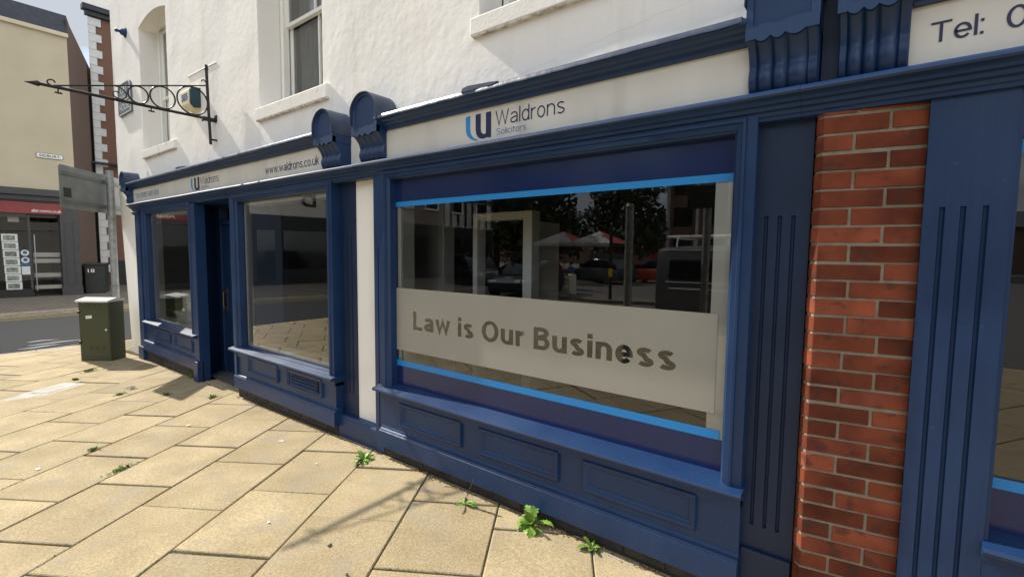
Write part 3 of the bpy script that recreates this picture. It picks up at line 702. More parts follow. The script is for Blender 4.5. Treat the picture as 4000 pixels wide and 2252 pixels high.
def console(parent, x0, x1, zb=2.277, zh=2.50, zt=2.752, y0=-.092, arched=True):
    """scrolled console bracket: arched hood, scalloped apron, lobed scroll"""
    w = x1-x0; xc = (x0+x1)/2; rr = w/2
    zs = zt-rr*.92
    # hood: arch extruded back to the wall
    poly = [(x0,zh-.032)]+[(x0, zs)]+[(xc-rr*math.cos(math.pi*i/18), zs+(zt-zs)*math.sin(math.pi*i/18)) for i in range(1, 18)]+[(x1, zs),(x1, zh-.032)]
    mk = lambda u, v, t: (u, t, v)
    hood = MB().prism(poly, y0+.012, YW+.02, mk).build('console_bracket', 'blue', parent, smooth=35)
    # raised rim and sunk face panel
    def sc(p, k, dz=0): return (xc+(p[0]-xc)*k, zs+(p[1]-zs)*k+dz)
    m = MB(); o = poly; n = len(o); a = [(u,y0,v) for u, v in o]; i_ = [(xc+(u-xc)*.80, y0, zh+.022+max(0,(v-zh+.012))*.80) for u, v in o]; d_ = [(x, y0+.010, z) for x, y, z in [(xc+(u-xc)*.77, 0, zh+.026+max(0,(v-zh+.012))*.78) for u, v in o]]
    ou = [(u,y0+.0125,v) for u, v in o]
    vs = ou+a+i_+d_; fs = []
    for k in range(3):
        fs += [(k*n+j, k*n+(j+1) % n, (k+1)*n+(j+1) % n, (k+1)*n+j) for j in range(n)]
    fs.append(tuple(range(3*n, 4*n)))
    m.add(vs, fs).build('hood_face', 'blue', hood)
    # lead capping over the hood
    m = MB(); cap = []
    for i in range(0, 19):
        aa = math.pi*i/18; k = 1.035
        cap.append((xc-rr*k*math.cos(aa), zs+(zt-zs)*k*math.sin(aa)+.001))
    cap = [(x0-.008, zs-.07)]+cap+[(x1+.008, zs-.07)]
    inn = [(xc+(u-xc)*.97, v-.006) for u, v in cap][::-1]
    m.prism(cap+inn, y0-.014, YW+.01, mk)
    m.v = [(x+.003*noise.noise(Vector((x*30, y*30, z*30))), y+.004*noise.noise(Vector((x*25, z*25, 1))), z+.003*noise.noise(Vector((y*40, x*30, 4)))) for x, y, z in m.v]
    m.build('lead_cap', 'lead', hood, smooth=40)
    # scalloped apron
    ap = [(x0, zh+.012)]; lob = [(0,.13),(.13,.36),(.36,.56),(.56,.84),(.84,1)]
    for a_, b_ in lob:
        for i in range(7):
            u = a_+(b_-a_)*i/6; ap.append((x0+w*u, zh-.030-(0.017*math.sin(math.pi*i/6) if (a_, b_) not in (lob[0], lob[-1]) else .004)))
    ap.append((x1, zh+.012))
    MB().prism(ap, y0-.004, y0+.03, mk).build('apron', 'blue', hood)
    # lobed scroll
    ny = 18; nx = 44; vs = []; fs = []; H = zh-.03-zb
    def prof(t):      # t 0 bottom .. 1 top -> y
        base = -.004
        if t > .5: s = (t-.5)/.5; return base-.012-(-y0-.016-.012)*(s**1.9)
        return base-.018*math.sin(math.pi*min(1, t/.5))*.9-.012*(t/.5)
    for i in range(ny+1):
        t = i/ny; yy = prof(t)
        for j in range(nx+1):
            u = j/nx; off = 0
            for a_, b_ in lob:
                if a_ <= u <= b_+1e-9:
                    k = (u-a_)/(b_-a_)
                    off = .025*math.sqrt(max(0, 1-(2*k-1)**2)) if (a_, b_) not in (lob[0], lob[-1]) else (.018 if .04 < k < .96 else .010)
            vs.append((x0+.004+(w-.008)*u, yy-off+.010, zb+H*t))
    for i in range(ny):
        for j in range(nx): fs.append((i*(nx+1)+j, i*(nx+1)+j+1, (i+1)*(nx+1)+j+1, (i+1)*(nx+1)+j))
    m = MB().add(vs, fs)
    for j, xx in ((0, x0+.004), (nx, x1-.004)):       # cheeks
        ring_ = [vs[i*(nx+1)+j] for i in range(ny+1)]
        for i in range(ny): m.add([ring_[i], ring_[i+1], (xx, YW+.02, ring_[i+1][2]), (xx, YW+.02, ring_[i][2])], [(0,1,2,3)])
    m.build('scroll', 'blue', hood, smooth=30)
    return hood
def window_ring(mb, x0, x1, z0, z1, fr=.09):
    return mb.ring(x0, x1, z0, z1, [(0,.09),(0,-.018),(.040,-.018),(.044,-.029),(.056,-.029),(.060,-.018),(fr-.012,-.012),(fr-.006,.0),(fr,.004),(fr,.085)], fill=False)
def pane(parent, x0, x1, z0, z1, y=.06):
    return MB().add([(x0,y,z0),(x1,y,z0),(x1,y,z1),(x0,y,z1)], [(0,1,2,3)]).build('window_pane', 'glass', parent, fix=False)
def liner(parent, x0, x1, z0, z1, d=.035):
    return MB().ring(x0, x1, z0, z1, [(-.03,.075),(d,.075),(d+.004,.09),(d+.006,.20),(-.03,.20)], fill=False).build('inner_lining', 'upvc', parent)
def riser(parent, x0, x1, panels, z1=.5, z0=.08, y=-.005):
    r = MB().box(x0, x1, y, .10, z0, z1, .003).build('stall_riser', 'blue', parent)
    for a, b in panels:
        MB().ring(a, b, .286, .470, PANEL).build('panel', 'blue', r, smooth=40)
    return r
PB = None
def plinth(parent, x0, x1, zf):
    global PB
    core = MB().box(x0, x1, .006, .10, -.16, .088).build('plinth', 'plinth_brick', parent)
    if PB is None:
        PB = MB().box(-.108, .108, -.006, .03, -.032, .032, .004).mesh('brick', 'plinth_brick')
    for r in range(3):
        z = .048-.075*r; x = x0+.112*(1+(r % 2))
        while x < x1-.1:
            o = bpy.data.objects.new('brick', PB); COL.objects.link(o); o.parent = core
            o.location = Vector((x, .006, z))-wloc(core); x += .225
    return core
BAND = []
# ---------------- left shopfront (end bay, doorway, main bay)
sf1 = thing('shop_front', 'left blue timber shopfront with recessed door and two windows', 'shopfront', (-6.3, 0, -.06), 'blue solicitors shopfronts')
long(CORN, -9.10, -3.80, 3.3, .006).build('cornice', 'blue', sf1, smooth=30)
long(RAIL, -9.14, -3.28, 1.2, .003).build('rail', 'blue', sf1, smooth=30)
sg = MB().box(-9.10, -3.78, 0, .06, 2.26, 2.50).build('fascia_sign', 'sign_cream', sf1)
console(sf1, -9.33, -9.07); console(sf1, -3.815, -3.535, zt=2.735)
MB().prism([(-7.02,2.575),(-6.66,2.58),(-6.70,2.594),(-7.0,2.608),(-7.03,2.60)], -.08, .09, lambda u, v, t: (u, t, v)).build('lead_flashing', 'lead', sf1)
def logo(parent, x, z, w, h, y):
    """two blades of the mark: a sky-blue crescent and a navy U"""
    m = MB(); n = 10
    L_ = [(0, h), (w*.19, h)]+[(w*.19+w*.30*(i/n)**1.6, h-h*.72*(i/n)-.26*h*(i/n)**3) for i in range(1, n+1)]
    L2 = [(w*.49, .0)]+[(w*.44-w*.44*math.sin(math.pi/2*i/n), h*.02+h*.45*(1-math.cos(math.pi/2*i/n))) for i in range(n+1)]
    m.add([(x+u, y, z+v) for u, v in [(0,h*.93),(w*.03,h*.99),(w*.18,h),(w*.18,h*.45),(w*.22,h*.28),(w*.32,h*.12),(w*.50,.0),(w*.36,h*.02),(w*.20,h*.10),(w*.07,h*.24),(w*.01,h*.42)]], [tuple(range(11))])
    m.build('logo_blade', 'letter_sky', parent, fix=False)
    m = MB(); P = [(.40,.97),(.43,1.0),(.60,1.0),(.60,.42),(.62,.29),(.68,.22),(.75,.20),(.80,.22),(.80,1.0),(1.0,1.0),(1.0,.03),(.82,.06),(.72,.03),(.60,.05),(.50,.12),(.43,.24),(.40,.42)]
    vs = [(x+u*w, y, z+v*h) for u, v in P]
    m.add(vs, [(0,1,2,3,16),(3,4,15,16),(4,5,14,15),(5,6,13,14),(6,7,12,13),(7,11,12),(7,8,9,10,11)])
    m.build('logo_blade', 'letter_navy', parent, fix=False)
logo(sg, -6.78, 2.298, .265, .158, -.002)
grotesk('lettering', 'Waldrons', -6.485, -.002, 2.362, .086, .52, 'letter_navy', sg, .085, .125)
grotesk('lettering', 'Solicitors', -6.48, -.002, 2.316, .034, .24, 'letter_steel', sg, .09, .11)
grotesk('lettering', 'www.waldrons.co.uk', -4.86, -.002, 2.336, .076, .97, 'letter_navy', sg, .125, .10)
grotesk('lettering', 'Tel: 01905 900 900', -8.965, -.002, 2.344, .072, 1.03, 'letter_steel', sg, .115, .10)
# corner pilaster and end bay
pl = MB().box(-9.00, -8.80, -.02, .12, -.12, 2.15, .004).box(-8.80, -8.66, -.005, .12, .08, 2.15, .003).build('pilaster', 'blue', sf1)
MB().box(-9.02, -8.78, -.045, .1, -.12, .115, .006).build('foot_block', 'blue', pl)
MB().sweep([(.1,2.145),(-.05,2.14),(-.05,2.125),(-.035,2.115),(-.03,2.10),(.1,2.10)], -9.03, -8.79).build('capital', 'blue', pl)
f = MB(); window_ring(f, -8.68, -6.80, .43, 2.20, .10); f.build('window_frame', 'blue', sf1, smooth=30)
pane(sf1, -8.62, -6.86, .5, 2.12); liner(sf1, -8.60, -6.90, .545, 2.10)
long(sillp(.522), -8.70, -6.72, 5.1, .002).build('sill', 'blue', sf1, smooth=35)
riser(sf1, -8.68, -6.74, [(-8.30,-7.70),(-7.53,-6.90)])
long(SKIRT, -8.80, -6.72, 8, .002).build('skirting', 'blue', sf1, smooth=35)
plinth(sf1, -8.84, -6.74, 0)
# door jamb post, splayed reveal and the door
jp = MB().box(-6.82, -6.665, -.022, .10, -.1, 2.15, .004).build('door_post', 'blue', sf1)
MB().box(-6.80, -6.66, -.05, .0, -.1, .20, .005).build('foot_block', 'blue', jp)
rv = MB().add([(-6.668,-.005,-.1),(-7.03,.36,-.1),(-7.03,.36,2.26),(-6.668,-.005,2.26)], [(0,1,2,3)]).add([(-5.60,0,-.1),(-5.30,.36,-.1),(-5.30,.36,2.26),(-5.60,0,2.26)], [(0,1,2,3)]).build('door_reveal', 'blue', sf1, fix=False)
d1 = Vector((-.36,.365,0)).normalized(); nn = Vector((.71,.70,0))*-1
for (a, b, h) in ((.0,.51,.20),):
    p0 = Vector((-6.662,-.012,0)); MB().add([p0+Vector((0,0,-.1)), p0+d1*b+Vector((0,0,-.1)), p0+d1*b+Vector((0,0,h)), p0+Vector((0,0,h)), p0+Vector((.016,.012,-.1)), p0+d1*b+Vector((.016,.012,-.1)), p0+d1*b+Vector((.016,.012,h)), p0+Vector((.016,.012,h))],
        [(4,5,6,7),(3,2,6,7),(0,4,7,3)]).build('reveal_skirting', 'blue_recess_shade', rv)
MB().add([(-6.67,-.003,2.155),(-5.60,-.003,2.155),(-5.30,.37,2.155),(-7.03,.37,2.155)], [(0,1,2,3)]).build('soffit', 'blue', sf1, fix=False)
fr = MB().box(-7.05, -6.86, .34, .44, -.1, 2.2, .006).box(-5.50, -5.33, .34, .44, -.1, 2.2, .006).box(-6.86, -5.5, .33, .44, 1.91, 1.965, .006).box(-6.86, -5.5, .34, .44, 2.12, 2.2, .006).box(-7.05, -5.33, .31, .44, -.12, -.03, .006).build('door_frame', 'blue', sf1)
MB().add([(-6.86,.39,1.965),(-5.5,.39,1.965),(-5.5,.39,2.12),(-6.86,.39,2.12)], [(0,1,2,3)]).build('fanlight', 'glass', fr, fix=False)
dr = MB().box(-6.855, -6.66, .375, .42, -.025, 1.905, .004).box(-5.68, -5.505, .375, .42, -.025, 1.905, .004).box(-6.66, -5.68, .376, .419, 1.77, 1.904, .004).box(-6.66, -5.68, .376, .419, -.024, .42, .004).build('door', 'blue', sf1)
MB().add([(-6.66,.395,.42),(-5.68,.395,.42),(-5.68,.395,1.77),(-6.66,.395,1.77)], [(0,1,2,3)]).build('door_glass', 'glass', dr, fix=False)
MB().box(-6.605, -6.50, .391, .3935, .86, 1.02).build('door_sticker', 'vinyl_sky', dr)
hp = MB().box(-6.838, -6.785, .368, .3745, .78, 1.09, .002).build('handle_plate', 'brass', dr)
MB().tube([(-6.81,.37,1.05),(-6.81,.335,1.04),(-6.81,.33,1.0),(-6.81,.33,.87),(-6.81,.335,.83),(-6.81,.37,.82)], .009).build('pull_handle', 'brass', dr)
# main bay
f = MB(); window_ring(f, -5.63, -3.690, .43, 2.205, .10); f.build('window_frame', 'blue', sf1, smooth=30)
pane(sf1, -5.56, -3.75, .5, 2.12); liner(sf1, -5.53, -3.79, .545, 2.105)
long(sillp(.512), -5.70, -3.665, 2.2, .003).build('sill', 'blue', sf1, smooth=35)
r1 = riser(sf1, -5.63, -3.69, [(-5.335,-4.69)])
v0 = MB().ring(-4.515, -3.89, .286, .470, PANEL[:-1], fill=False); v0.build('vent_surround', 'blue', r1, smooth=40)
MB().add([(-4.50,-.006,.30),(-3.905,-.006,.30),(-3.905,-.006,.455),(-4.50,-.006,.455)], [(0,1,2,3)]).build('vent_backing', 'blue', r1, fix=False)
vt = MB().ring(-4.43, -3.965, .312, .415, [(0,-.0065),(0,-.015),(.008,-.015),(.008,-.0075)], fill=True).build('vent', 'black', r1)
for k in range(3):
    z = .322+k*.031
    MB().add([(-4.42,-.008,z+.017),(-3.975,-.008,z+.017),(-3.975,-.026,z+.003),(-4.42,-.026,z+.003),(-4.42,-.026,z),(-3.975,-.026,z)], [(0,1,2,3),(3,2,5,4)]).build('louvre', 'blue', r1, fix=False)
long(SKIRT, -5.645, -3.67, 4, .003).build('skirting', 'blue', sf1, smooth=35)
plinth(sf1, -5.64, -3.69, 0)
MB().box(-5.655, -5.60, -.026, .09, .08, 2.15, .004).build('edge_bead', 'blue', sf1)
# the recessed dark pilaster beside the white strip, with its plinth board
pilaster('pilaster', 'blue_recess_shade', sf1, -3.70, -3.475, .066, .12, .17, 2.16, [-3.645,-3.585,-3.53], .38, 1.72)
MB().sweep([(.10,.185),(.030,.183),(.02,.172),(.012,.16),(.012,-.08),(.10,-.08)], -3.69, -3.03).build('plinth_board', 'blue', sf1)

# ---------------- large middle shopfront
sf2 = thing('shop_front', 'large middle blue shopfront with frosted slogan window', 'shopfront', (-1.75, 0, 0), 'blue solicitors shopfronts')
long(CORN, -3.00, -.50, 11.3, .007).build('cornice', 'blue', sf2, smooth=30)
MB().prism([(-2.11,2.568),(-1.86,2.57),(-1.82,2.58),(-1.88,2.588),(-2.06,2.599),(-2.10,2.592)], -.103, .09, lambda u, v, t: (u, t, v)).build('lead_flashing', 'lead', sf2)
# dressed lead along the top of both cornices
for sfx, a, b in ((sf1,-9.06,-3.83),(sf2,-2.96,-.52)):
    m = MB(); k = int((b-a)/.05); prev = None
    for i in range(k+1):
        x = a+(b-a)*i/k; n1 = noise.noise(Vector((x*9, 1, 2)))*.006; n2 = noise.noise(Vector((x*4, 5, 2)))*.009
        row = [(x, -.100+n1*.6, 2.548+n1), (x, -.1015+n1*.6, 2.572+n1*.3), (x, -.02, 2.585+n1*.5), (x, .07, 2.606+n2), (x, .0945, 2.628+n2*1.6)]
        if prev: m.add(prev+row, [(q, q+1, q+6, q+5) for q in range(4)])
        prev = row
    m.build('lead_dressing', 'lead', sfx, smooth=True, fix=False)
long(RAIL, -3.279, -.30, 6.2, .003).build('rail', 'blue', sf2, smooth=30)
console(sf2, -3.275, -2.965, zt=2.765); console(sf2, -.505, -.245, zh=2.505, zt=2.80)
sg = MB().box(-3.0, -.48, 0, .06, 2.26, 2.50).build('fascia_sign', 'sign_cream', sf2)
logo(sg, -2.165, 2.296, .213, .160, -.002)
grotesk('lettering', 'Waldrons', -1.918, -.002, 2.361, .089, .492, 'letter_navy', sg, .085, .125)
grotesk('lettering', 'Solicitors', -1.910, -.002, 2.309, .036, .226, 'letter_steel', sg, .09, .11)
pilaster('pilaster', 'blue', sf2, -3.133, -3.03, -.004, .12, .02, 2.16, [-3.082], .18, 1.62, w=.006)
f = MB(); window_ring(f, -3.035, -.457, .46, 2.222, .093); f.build('window_frame', 'blue', sf2, smooth=30)
pane(sf2, -2.98, -.51, .53, 2.15); liner(sf2, -2.945, -.55, .60, 2.12, .04); MB().box(-.640, -.545, .066, .073, .60, 2.1).build('inner_bead', 'upvc', sf2)
long(sillp(.545), -3.085, -.445, 9.1, .003).build('sill', 'blue', sf2, smooth=35)
riser(sf2, -3.035, -.457, [(-2.825,-2.185),(-2.03,-1.415),(-1.26,-.645)])
long(SKIRT, -3.05, -.455, 14, .003).build('skirting', 'blue', sf2, smooth=35)
plinth(sf2, -3.04, -.46, 0)
yv = .0585
def flat(name, x0, x1, z0, z1, mt, parent, y=yv): return MB().add([(x0,y,z0),(x1,y,z0),(x1,y,z1),(x0,y,z1)], [(0,1,2,3)]).build(name, mt, parent, fix=False)
flat('vinyl_band', -2.975, -.515, 1.967, 2.15, 'vinyl_navy', sf2); flat('vinyl_band', -2.975, -.515, .54, .724, 'vinyl_navy', sf2)
flat('vinyl_stripe', -2.975, -.515, 1.9305, 1.9665, 'vinyl_sky', sf2); flat('vinyl_stripe', -2.975, -.575, .7245, .768, 'vinyl_sky', sf2)
# frosted film with the slogan cut out of it
st, W_t = layout('Law is Our Business', .238, .13); kx_ = (2.75-.792)/W_t; kz_ = .134
cut = MB()
for pts, cl in st:
    pts = [(u*kx_, v*kz_) for u, v in pts]; Lf, Rt = stroke(pts, .238*kx_, cl, pen(.238)*kz_); n = len(pts)
    vs = [(-2.75+p.x, yy, 1.019+p.y) for yy in (yv-.01, yv+.01) for pr in zip(Lf, Rt) for p in pr]
    fs = []; N2 = 2*n
    for j in range(n if cl else n-1):
        q = (j+1) % n; fs += [(2*j,2*j+1,2*q+1,2*q), (N2+2*j,N2+2*q,N2+2*q+1,N2+2*j+1), (2*j,2*q,N2+2*q,N2+2*j), (2*j+1,N2+2*j+1,N2+2*q+1,2*q+1)]
    if not cl: fs += [(0,N2,N2+1,1), (N2-2,N2-1,2*N2-1,2*N2-2)]
    cut.add(vs, fs)
print('slogan scale', kx_, kz_)
plate = bpy.data.objects.new('film', MB().box(-2.97, -.604, yv-.0004, yv+.0004, .846, 1.321).mesh('film', 'film')); COL.objects.link(plate)
cuto = bpy.data.objects.new('cut', cut.mesh('cut', 'film')); COL.objects.link(cuto)
md = plate.modifiers.new('b', 'BOOLEAN'); md.object = cuto; md.operation = 'DIFFERENCE'; md.solver = 'EXACT'; md.use_self = True
dg = bpy.context.evaluated_depsgraph_get(); dg.update()
me = bpy.data.meshes.new_from_object(plate.evaluated_get(dg)); bpy.data.objects.remove(plate); bpy.data.objects.remove(cuto)
me.materials.clear(); me.materials.append(M['film']); fo = link('frosted_film', me, sf2); fo['label'] = 'frosted band with clear letters reading Law is Our Business'
t, b = nodes(M['film']); tl = t.nodes.new('ShaderNodeBsdfTranslucent'); tl.inputs[0].default_value = (.45,.435,.38,1); ms = t.nodes.new('ShaderNodeMixShader'); ms.inputs[0].default_value = .3
t.links.new(b.outputs[0], ms.inputs[1]); t.links.new(tl.outputs[0], ms.inputs[2]); t.links.new(ms.outputs[0], t.nodes['Material Output'].inputs[0])

# ---------------- right shopfront (its left edge only is in view)
sf3 = thing('shop_front', 'blue shopfront at the right edge beyond the brick pier', 'shopfront', (1.5, 0, 0), 'blue solicitors shopfronts')
long(RAIL, -.299, 3.2, 16.2, .003).build('rail', 'blue', sf3, smooth=30)
long(CORN, .03, 3.2, 18.3, .005).build('cornice', 'blue', sf3, smooth=30)
console(sf3, -.19, .03, zh=2.525, zt=2.80)
MB().box(-.245, -.19, .03, .09, 2.27, 2.7).build('gap_board', 'blue_recess_shade', sf3)
sg = MB().box(.02, 3.2, 0, .06, 2.26, 2.50).build('fascia_sign', 'sign_cream', sf3)
grotesk('lettering', 'Tel:', .083, -.002, 2.348, .070, .137, 'letter_navy', sg, .125, .08)
for q, (wd, xx, ww) in enumerate((('01905',.272,.265),('900',.578,.16),('900',.780,.16))): grotesk('lettering', wd, xx, -.002, 2.348, .070, ww, 'letter_navy', sg, .125, .10)
pilaster('pilaster', 'blue', sf3, .098, .325, .012, .16, -.02, 2.16, [.150,.205,.262], -.02, 1.775, w=.008, d=.012)
pilaster('pilaster', 'blue_recess_shade', sf3, -.457, -.255, .04, .16, .0, 2.18, [-.418,-.366,-.315], .378, 1.765, w=.008, d=.012)
MB().box(-.456, -.256, .02, .10, -.02, .268, .004).build('plinth_board', 'blue_recess_shade', sf3)
f = MB(); f.ring(.325, 3.0, .50, 2.20, [(0,.13),(0,.02),(.012,.02),(.016,.05),(.016,.12)], fill=False); f.build('window_frame', 'blue', sf3)
MB().add([(.33,.095,.52),(2.99,.095,.52),(2.99,.095,2.18),(.33,.095,2.18)], [(0,1,2,3)]).build('window_pane', 'glass', sf3, fix=False)
MB().sweep([(.15,.63),(.02,.605),(-.02,.592),(-.026,.58),(-.02,.565),(.0,.56),(.0,.54),(.15,.54)], .322, 3.05).build('sill', 'blue', sf3)
MB().box(.326, 3.05, .012, .1, -.02, .545).build('stall_riser', 'blue', sf3)
flat('vinyl_band', .338, 2.98, .60, .772, 'vinyl_navy', sf3, .0935); flat('vinyl_stripe', .338, 2.98, .7725, .812, 'vinyl_sky', sf3, .0935)
flat('vinyl_band', .338, 2.98, 2.0, 2.18, 'vinyl_navy', sf3, .0935); flat('vinyl_stripe', .338, 2.98, 1.955, 1.9995, 'vinyl_sky', sf3, .0935)

# ---------------- brick pier, each brick its own piece
pier = thing('brick_pier', 'red brick pier with pale mortar between the blue pilasters', 'pier', (-.07, .03, 0))
PR = Vector((.099, .036, 0)); PLft = Vector((-.218, -.020, 0))            # the face runs between these
ex = (PR-PLft).normalized(); ey = Vector((-ex.y, ex.x, 0))              # ex along the face, ey into the wall
Wd = (PR-PLft).length
core = MB(); PTS = [PLft+ey*.0055, PR+ey*.0055, PR+ey*.2, PLft-ex*.018+ey*.2, PLft-ex*.018+ey*.036]
core.prism([(p.x,p.y) for p in PTS], -.1, 2.155, lambda u, v, t: (u,v,t)).build('mortar', 'mortar', pier)
def pier_brick(u0, u1, z0, z1, squint):
    m = MB(); ru = random.uniform
    q = .0014
    def P_(u, d, z): p = PLft+ex*u+ey*d; return (p.x, p.y, z)
    j = [ru(-.0018,.0018) for _ in range(8)]; pf = ru(-.002,.0015); dz = ru(-.0015,.0015)
    if squint:
        s = [(-.022,.16),(-.022,.034),(-.019,.026),(-.002,.003),(.002,pf),(u1-q,pf),(u1,pf+q),(u1,.1)]
    else:
        s = [(u0,.1),(u0,pf+q),(u0+q,pf),(u1-q,pf),(u1,pf+q),(u1,.1)]
    n = len(s); lo, hi = z0+dz+j[0], z1+dz+j[1]
    inn = lambda a, k: (a[0], a[1]+(q if 0 < k < n-1 else 0))
    rows = [[P_(*inn(a, k), lo) for k, a in enumerate(s)], [P_(*a, lo+q) for a in s], [P_(*a, hi-q) for a in s], [P_(*inn(a, k), hi) for k, a in enumerate(s)]]
    vs = sum(rows, []); fs = []
    for r in range(3): fs += [(r*n+k, r*n+k+1, (r+1)*n+k+1, (r+1)*n+k) for k in range(n-1)]
    fs += [tuple(range(n))[::-1], tuple(range(3*n, 4*n))]
    return m.add(vs, fs).build('brick', 'brick', pier, fix=True)
ch = .0710; ZJ = 2.140                                   # course height, highest bed joint
for row in range(-1, 31):
    z1 = ZJ-ch*row-.0058; z0 = ZJ-ch*(row+1)+.0058
    if row == -1: z1 = 2.1565
    hd = (.203 if row % 2 == 0 else .099)+random.uniform(-.006,.006)
    pier_brick(0, hd, z0, z1, True); pier_brick(hd+.0118, Wd-.002, z0, z1, False)

# ------------------------------------------------------------------ things fixed to the wall
BXX = -6.2
br = thing('sign_bracket', 'black wrought iron sign bracket with rings, projecting from the white wall', 'bracket', (BXX, YW, 2.8))
def yz(pts): return [(BXX, y, z) for y, z in pts]
MB().tube(yz([(.020,2.80),(.010,3.2),(.003,3.63)]), .0155, 10).lathe([(.004,0),(.022,.005),(.022,.018),(.012,.026),(.018,.034),(.014,.06),(.002,.064)], 10, Matrix.Translation((BXX,.003,3.62))).build('upright', 'iron', br, smooth=40)
MB().tube(yz([(.015,3.083),(-1.375,3.092)]), .0155, 8).build('arm', 'iron', br, smooth=40)
MB().tube(yz([(0,3.449),(-1.30,3.098)]), .0075, 6).build('stay', 'iron', br, smooth=40)
for cy_, cz_, r in ((-.147,3.247,.150), (-.429,3.209,.1135), (-.644,3.183,.0865)):
    MB().tube(yz([(cy_+r*math.cos(a*math.pi/16), cz_+r*math.sin(a*math.pi/16)) for a in range(32)]), .0085, 8, closed=True).build('ring', 'iron', br, smooth=40)
MB().tube(yz([(-.842,3.223),(-.80,3.218),(-.765,3.198),(-.742,3.165),(-.748,3.13),(-.775,3.105),(-.81,3.102),(-.84,3.116),(-.855,3.142),(-.848,3.162),(-.828,3.170),(-.803,3.160)]), .006, 6).build('scroll', 'iron', br, smooth=40)
MB().tube(yz([(-1.30,3.096),(-1.325,3.108),(-1.334,3.125),(-1.325,3.142),(-1.305,3.152),(-1.287,3.147),(-1.277,3.13)]), .007, 6).build('scroll', 'iron', br, smooth=40)
MB().tube(yz([(.006,3.46),(-.01,3.49),(-.03,3.505),(-.047,3.497),(-.05,3.48)]), .007, 6).build('scroll', 'iron', br, smooth=40)
m = MB(); fz = 3.0915
m.add([(BXX,-1.36,fz),(BXX,-1.395,fz+.026),(BXX,-1.49,fz-.008),(BXX,-1.395,fz-.026),(BXX+.011,-1.395,fz),(BXX-.011,-1.395,fz)], [(0,1,4),(1,2,4),(2,3,4),(3,0,4),(1,0,5),(2,1,5),(3,2,5),(0,3,5)]); m.build('finial', 'iron', br)
for hy in (-1.26, -.537):
    MB().tube(yz([(hy,3.085),(hy,3.045)]), .006, 6).tube([(BXX,hy-.028,3.04),(BXX,hy+.028,3.04)], [.004,.007], 6).tube(yz([(hy-.02,3.05),(hy,3.036),(hy+.02,3.05)]), .006, 6).build('hook', 'iron', br)
MB().box(BXX-.014, BXX+.014, -.05, YW+.01, 3.055, 3.10, .003).box(BXX-.03, BXX+.03, .076, .093, 3.06, 3.135, .003).tube(yz([(-.035,3.07),(-.06,3.05)]), .012, 6).build('wall_clip', 'iron', br)
MB().box(BXX-.01, BXX+.01, .01, YW, 2.845, 2.865, .003).build('wall_clip', 'iron', br)
MB().tube([(-6.15,.088,3.722),(-6.5,.084,3.728),(-7.0,.084,3.735)], .006, 6).build('cable', 'sill_white', br)

al = thing('alarm_box', 'cream and dark blue alarm box on the wall behind the bracket rings', 'alarm box', (-6.77, YW, 3.4))
pf_ = [(YW,3.30),(.02,3.285),(-.018,3.325),(-.024,3.345),(-.024,3.49),(-.018,3.51),(.02,3.53),(YW,3.53)]
MB().sweep(pf_, -6.93, -6.66).build('case', 'alarm_cream', al)
MB().sweep([(y+.004*(1 if y < .08 else 0), 3.41+(z-3.41)*.985) for y, z in pf_], -6.658, -6.625).build('side_cover', 'alarm_blue', al)
flat('label_plate', -6.905, -6.685, 3.375, 3.468, 'badge_white', al, -.0250)
letter('lettering', 'SES', -6.895, -.0262, 3.395, .062, .19, 'letter_navy', al, .035)
flat('print_line', -6.885, -6.72, 3.380, 3.388, 'letter_steel', al, -.0261)

pq = thing('house_plaque', 'grey cast name plaque with raised letters at the white corner', 'plaque', (-9.55, YW, 3.9))
P0 = [(-9.87,3.70),(-9.23,3.70),(-9.23,4.10),(-9.25,4.135),(-9.29,4.165),(-9.45,4.175),(-9.65,4.175),(-9.81,4.165),(-9.85,4.135),(-9.87,4.10)]
MB().prism(P0, YW-.03, YW+.005, lambda u, v, t: (u,t,v)).build('plate', 'plaque', pq)
rim = [(-9.55+(u+9.55)*.955, 3.93+(v-3.93)*.94) for u, v in P0]; n = len(P0)
MB().add([(u,YW-.036,v) for u, v in P0]+[(u,YW-.036,v) for u, v in rim]+[(u,YW-.029,v) for u, v in P0]+[(u,YW-.029,v) for u, v in rim],
    [(i,(i+1)%n,n+(i+1)%n,n+i) for i in range(n)]+[(i,(i+1)%n,2*n+(i+1)%n,2*n+i) for i in range(n)]+[(n+i,n+(i+1)%n,3*n+(i+1)%n,3*n+i) for i in range(n)]).build('rim', 'badge_white', pq)
for s_, zz_, w_ in (('CITY',4.025,.34),('WALLS',3.90,.46),('HOUSE',3.765,.50)):
    letter('lettering', s_, -9.55-w_/2, YW-.0315, zz_, .100, w_, 'badge_white', pq, .012)

fl = thing('wall_lamp', 'small blue horn shaped fitting high on the white wall', 'wall lamp', (-9.4, YW, 4.9))
MB().lathe([(.075,0),(.075,.012),(.055,.02),(.045,.06),(.02,.075),(.02,.11)], 14, Matrix.Translation((-9.42,YW,4.90)) @ Matrix.Rotation(R(90),4,'X')).build('mount', 'blue', fl, smooth=40)
MB().tube([(-9.42,-.015,4.90),(-9.425,-.028,4.902),(-9.43,-.04,4.904)], [.024,.028,.02], 10).build('nozzle', 'blue', fl, smooth=40)

